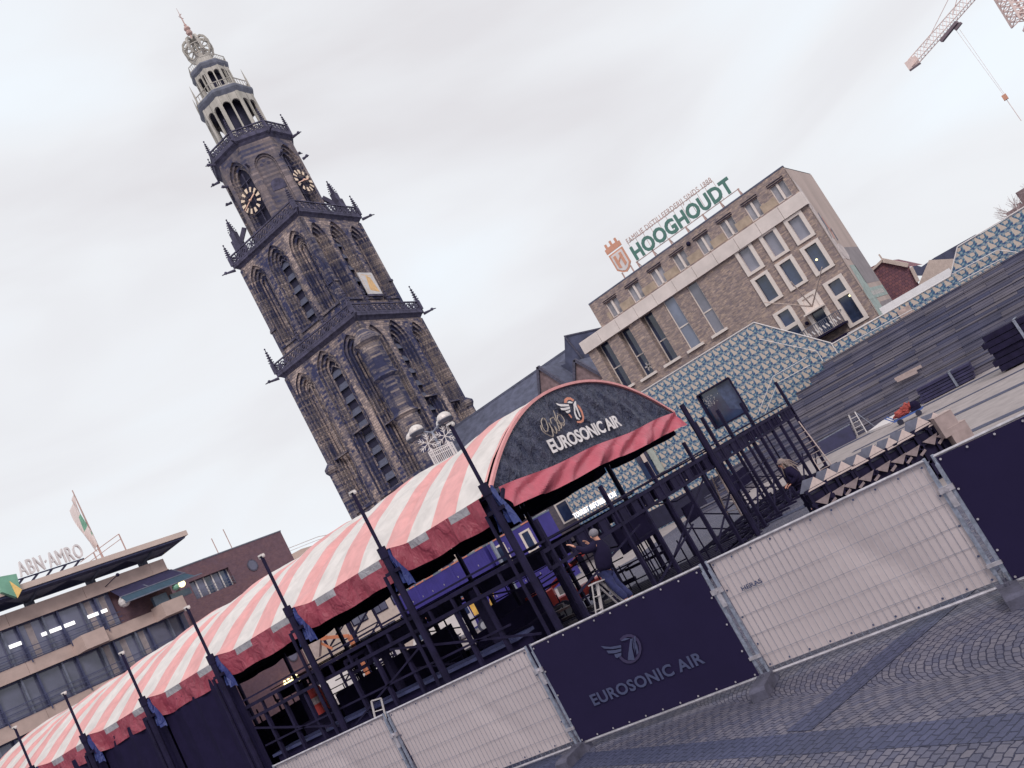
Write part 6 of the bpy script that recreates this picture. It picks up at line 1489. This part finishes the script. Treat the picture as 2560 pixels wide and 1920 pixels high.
for i in range(4): container(labs[i], CXn, ys[i], ys[i+1]+(.35 if i == 2 else 0), 2.45, 4.9, i == 3)
labs = ['blue container on the ground under the left end of the upper row', 'blue container on the ground behind the white van', 'blue container on the ground behind the yellow machine', 'blue container on the ground under the office container']
for i in range(4): container(labs[i], CXn, ys[i], ys[i+1]+.1, 0, 2.42)

# ------------------------------------------------------------ vehicles and machines behind the frame
def wheel(t, c, r, w_, ax):
    ax = Vector(ax).normalized(); c = Vector(c); b = MB(); b.tube(c-ax*w_/2, c+ax*w_/2, r, 18); wl = b.build('wheel', TYRE, t); m = MB(); m.tube(c-ax*(w_/2+.01), c+ax*(w_/2+.01), r*.58, 14); m.build('rim', RIM, wl)
def van(label, x, y, ang, s=1.0, mats=VANW):
    t = thing('van', label, 'van', (x, y, 0), R(ang), local=True)
    b = MB((Vector((0, 0, 0)), Vector((1, 0, 0)), ZZ, Vector((0, -1, 0))))
    P_ = [(-2.3, .35), (-2.35, 1.0), (-2.3, 1.95), (-2.1, 2.05), (.9, 2.05), (1.35, 1.9), (1.85, 1.25), (2.3, 1.05), (2.4, .7), (2.38, .35)]
    b.prism(P_, -.92, .92); b.build('body', mats, t)
    b = MB((Vector((0, 0, 0)), Vector((1, 0, 0)), ZZ, Vector((0, -1, 0)))); 
    for n_ in (-.935, .925): b.prism([(.35, 1.3), (.35, 1.85), (.95, 1.85), (1.35, 1.3)], n_, n_+.01)
    b.face([(1.38, 1.86, -.8), (1.38, 1.86, .8), (1.84, 1.3, .85), (1.84, 1.3, -.85)]); b.box(-2.36, 1.35, -.75, -2.33, 1.85, .75); b.build('window', GLASSD, t)
    for xx in (-1.45, 1.5):
        for yy in (-.86, .86): wheel(t, (xx, yy, .34), .34, .2, (0, 1, 0))
    for yy in (-.7, .7): b = MB(); b.box(2.36, yy-.15, .72, 2.41, yy+.15, .88); b.build('headlight', LAMPW if False else OFFW, t)
    return t
q = on(*c14(1335, 1070), z=0); van('white van parked by the ground level blue containers', 46.5, 43.6, 100)
van('white van left of the first one, facing the tent', 44.5, 48.0, 200)
q = on(*c15(1000, 1640), z=0)
t = thing('pickup_truck', 'white truck with red front corner behind the left part of the frame', 'truck', (42, 50.5, 0), R(115), local=True)
b = MB((Vector((0, 0, 0)), Vector((1, 0, 0)), ZZ, Vector((0, -1, 0)))); b.prism([(-2.9, .7), (-2.9, 2.6), (.7, 2.6), (.7, .7)], -1.05, 1.05); b.build('cargo_box', VANW, t)
b = MB((Vector((0, 0, 0)), Vector((1, 0, 0)), ZZ, Vector((0, -1, 0)))); b.prism([(.8, .5), (.8, 2.2), (1.5, 2.2), (2.1, 1.5), (2.3, 1.3), (2.3, .5)], -.95, .95); b.build('cab', REDP, t)
b = MB(); b.box(2.05, -.8, 1.3, 2.2, .8, 1.7); b.build('windscreen', GLASSD, t)
for xx in (-1.9, 1.4):
    for yy in (-.9, .9): wheel(t, (xx, yy, .45), .45, .25, (0, 1, 0))
# red telehandler
def tele():
    w1 = on(*c13(250, 1190), d=38); gz = w1.z-.42
    t = thing('red_telehandler', 'small red wheeled loader seen between the frame posts', 'loader', (38*0+w1.x, w1.y, 0))
    U_ = Vector((RT.x, RT.y, 0)).normalized(); o = Vector((w1.x, w1.y, 0)); T = (o, U_, F0, ZZ); s = .95
    for px_ in ((0, 0), (1.55, 0)):
        for yy in (-.1, 1.2):
            c = o+U_*px_[0]+F0*yy+ZZ*.42; b = MB(); b.tube(c-F0*.13, c+F0*.13, .42, 18); wl = b.build('wheel', TYRE, t); m = MB(); m.tube(c-F0*.15, c+F0*.15, .26, 14); m.build('rim', RIM, wl)
    b = MB(T); b.box(-.3, .05, .55, 1.9, 1.1, .95); b.build('chassis', REDP, t)
    b = MB(T); b.box(-.75, .0, .75, -.1, 1.1, 1.45); b.prism([(0, 0), (0, 1), (1, 1)], 0, 0) if False else None; b.build('engine_cover', REDP, t)
    b = MB(T); b.box(.55, .1, .95, .75, 1.0, 1.9); b.box(1.4, .0, .95, 1.65, 1.1, 2.1); b.bar((.55, .5, 1.9), (1.65, .5, 2.1), .9, .06); b.build('cab_frame', BLACK, t)
    b = MB(T); b.bar((.1, -.05, 1.25), (.55, -.05, 1.2), .02, .35, 0); b.build('number_plate', OFFW, t)
    b = MB(T); b.bar((-.1, .5, 1.5), (2.3, .5, 2.3), .2, .22); b.ball((.95, .1, 1.9), .16, 8, 5); b.build('boom', REDP, t)
tele()
p = on(*c13(-150, 1240), d=36); t = thing('red_equipment_case', 'red equipment cabinet with small labels left of the red loader', 'cabinet', (p.x, p.y, 0)); b = MB(); b.box(p.x-.3, p.y-.35, .7, p.x+.3, p.y+.35, 1.75); b.build('case', REDP, t)
b = MB(); [b.box(p.x-.32, p.y-.22+dx, 1.35+dz, p.x-.302, p.y-.06+dx, 1.47+dz) for dx in (0, .2) for dz in (0, .16)]; b.build('label_sticker', OFFW, t); b = MB(); b.box(p.x-.35, p.y-.4, 0, p.x+.35, p.y+.4, .7); b.build('base', BLACK, t)
# yellow loader
p = on(*c14(1990, 600), d=58); t = thing('yellow_loader', 'small yellow loader in front of the blue containers', 'loader', (p.x, p.y, 0)); U_ = -RT; T = (Vector((p.x, p.y, 0)), RT, F0, ZZ)
b = MB(T); b.box(-.9, -.4, 1.2, .1, .5, 2.2); b.box(.3, -.4, 1.6, 1.2, .5, 3.0) if False else None; b.build('hood', YEL, t); b = MB(T); b.bar((.2, 0, .8), (.9, 0, 2.6), .25, .3); b.bar((.9, 0, 2.6), (1.7, 0, 2.2), .22, .25); b.build('arm', YEL, t); b = MB(T); b.box(-.8, -.5, .45, 1.1, .6, 1.2); b.build('chassis', BLACK, t)
for xx in (-.6, .8): wheel(t, T[0]+RT*xx-F0*.5+ZZ*.42, .42, .25, F0)
# blue forklift
p = on(*c14(360, 1480), d=36); t = thing('blue_forklift', 'blue forklift truck among the beams inside the frame', 'forklift', (p.x, p.y, 0)); T = (Vector((p.x, p.y, 0)), RT, F0, ZZ)
b = MB(T); b.prism([(-.55, -.4), (.6, -.4), (.6, .4), (-.55, .4)], .45, 1.05); b.box(.1, -.4, 1.05, .65, .4, 1.45); b.build('body', BLUEM, t); b = MB(T); b.bar((-.5, -.35, 1.0), (-.35, -.35, 2.0), .08, .08); b.bar((.5, -.35, 1.4), (.35, -.35, 2.0), .08, .08); b.bar((-.4, 0, 2.0), (.4, 0, 2.0), .8, .06); b.build('overhead_guard', BLUEM, t); b = MB(T); b.box(-.75, -.3, .1, -.65, .3, 2.1); b.bar((-.75, -.2, .12), (-1.6, -.2, .12), .1, .04); b.bar((-.75, .2, .12), (-1.6, .2, .12), .1, .04); b.build('mast', BLACK, t); b = MB(T); b.box(.25, -.42, 1.15, .4, -.405, 1.3); b.build('sticker', OFFW, t)
for xx in (-.4, .45): wheel(t, T[0]+RT*xx-F0*.42+ZZ*.26, .26, .18, F0)
# red barrels
for (cx_, cy_, lab) in ((510, 1640, 'red barrel with a printed band, behind the left part of the fence'), (660, 1580, 'plain red upright cylinder right of the printed red barrel')):
    p = on(*c15(cx_, cy_), d=30 if cx_ == 510 else 31); t = thing('red_barrel', lab, 'barrel', (p.x, p.y, p.z-.45)); r_ = .26 if cx_ == 510 else .14
    b = MB(); b.lathe([(r_, p.z-.45), (r_, p.z-.16), (r_*1.06, p.z-.14), (r_, p.z-.12), (r_, p.z+.14), (r_*1.06, p.z+.16), (r_, p.z+.18), (r_, p.z+.42), (r_*.9, p.z+.44)], 18, (p.x, p.y)); b.build('drum', REDP, t)
    if cx_ == 510: b = MB(); b.lathe([(r_+.006, p.z-.1), (r_+.006, p.z+.12)], 18, (p.x, p.y), cap=False); b.build('printed_band', mat('printed_paper', (.5, .4, .42), .6, var=.5, vs=9), t)
    b = MB(); b.box(p.x-.4, p.y-.4, 0, p.x+.4, p.y+.4, p.z-.45); b.build('support_crate', BLACK, t)
# orange boom lift arm
t = thing('orange_boom_lift', 'orange articulated boom lift in front of the red brick block', 'lift', tuple(on(*c15(800, 900), z=0)))
p1, p2, p3, p4 = [on(*c15(*k), d=52) for k in ((590, 880), (590, 620), (750, 600), (1100, 570))]; b = MB(); b.bar(p2, p3, .22, .22); b.bar(p2+ZZ*-.2, p3+ZZ*-.7, .12, .12); b.bar(p3, p4, .18, .18); b.build('arm', ORM, t); b = MB(); b.bar(p2, on(*c15(570, 900), d=52), .5, .5); b.build('basket', LWOOD, t)
b = MB(); b.bar(p4, Vector((p4.x, p4.y, .6)), .2, .2); b.box(p4.x-.8, p4.y-.7, .3, p4.x+.8, p4.y+.7, .9); b.build('base', ORM, t)
# scaffold-like site frame
t = thing('scaffold_tower', 'dark lattice scaffold tower in front of the pale building', 'scaffold', (47, 56, 0)); b = MB(); c = on(*c15(1180, 560), d=56)
for sx in (-1.2, 1.2):
    for sy in (-1.2, 1.2): b.bar((c.x+sx, c.y+sy, 0), (c.x+sx, c.y+sy, c.z+2.6), .12, .12)
z = .5
while z < c.z+2.4:
    for s_ in (-1.2, 1.2): b.bar((c.x-1.2, c.y+s_, z), (c.x+1.2, c.y+s_, z), .08, .08); b.bar((c.x+s_, c.y-1.2, z), (c.x+s_, c.y+1.2, z), .08, .08); b.bar((c.x-1.2, c.y+s_, z), (c.x+1.2, c.y+s_, z+1.1), .07, .07); b.bar((c.x+s_, c.y-1.2, z+1.1), (c.x+s_, c.y+1.2, z), .07, .07)
    z += 1.1
b.build('lattice', BLACK, t)

# ------------------------------------------------------------ street lamp with four heads and snowflake ornament
def cl(x, y): return (980+x*.12055, 1000+y*.12055)
DL = 46
ctr = on(*cl(840, 680), d=DL); lp = thing('four_headed_street_lamp', 'four headed lamp standard with white snowflake ornament rising above the tent roof', 'street lamp', (ctr.x, ctr.y, 0))
b = MB(); b.tube((ctr.x, ctr.y, 0), (ctr.x, ctr.y, ctr.z+.1), .12, 10, .08); b.build('pole', GALV, lp)
for tip_, j in (((1080, 370), 0), ((1060, 470), 1), ((500, 640), 2), ((440, 760), 3)):
    e_ = on(*cl(*tip_), d=DL+(.6 if j in (1, 3) else -.2)); b = MB(); b.tube(ctr, ctr.lerp(e_, .72), .045, 6); b.build('arm', GALV, lp)
    b = MB(); b.ball(e_, .40, 14, 8, sq=(1, 1, .8)); sh = b.build('lamp_head', GLOBE, lp); b = MB(); b.lathe([(.42, e_.z-.06), (.44, e_.z-.10), (.30, e_.z-.26), (.05, e_.z-.3)], 14, (e_.x, e_.y)); b.build('diffuser', GREYTRIM, sh)
b = MB(); SN = OFFW
for cpx in ((1100, 750), (750, 900)):
    c = on(*cl(*cpx), d=DL-.3)
    for a in range(0, 360, 60):
        d = RT*math.cos(R(a+20))+ZZ*math.sin(R(a+20)); b.bar(c-d*0, c+d*.55, .035, .035)
        for q in (.35, .6):
            for s_ in (-40, 40): e_ = RT*math.cos(R(a+20+s_))+ZZ*math.sin(R(a+20+s_)); b.bar(c+d*q*.6, c+d*q*.6+e_*.2, .03, .03)
    b.bar(c-ZZ*.3, c-ZZ*2.2, .07, .05)
l0, r0 = on(*cl(760, 1080), d=DL-.3), on(*cl(1230, 870), d=DL-.3)
for k in (0, .12, .3): b.bar(l0-ZZ*k, r0-ZZ*k, .05, .04)
for j in range(14): p = l0.lerp(r0, j/13); b.bar(p, p-ZZ*(1.6+.2*math.sin(j*2)), .04, .03)
b.bar(l0, l0-ZZ*2.2, .07, .07); b.bar(r0, r0-ZZ*2.2, .07, .07); b.build('snowflake_ornament', SN, lp)
for k_, px_ in enumerate(((1160, 1100),)): pass
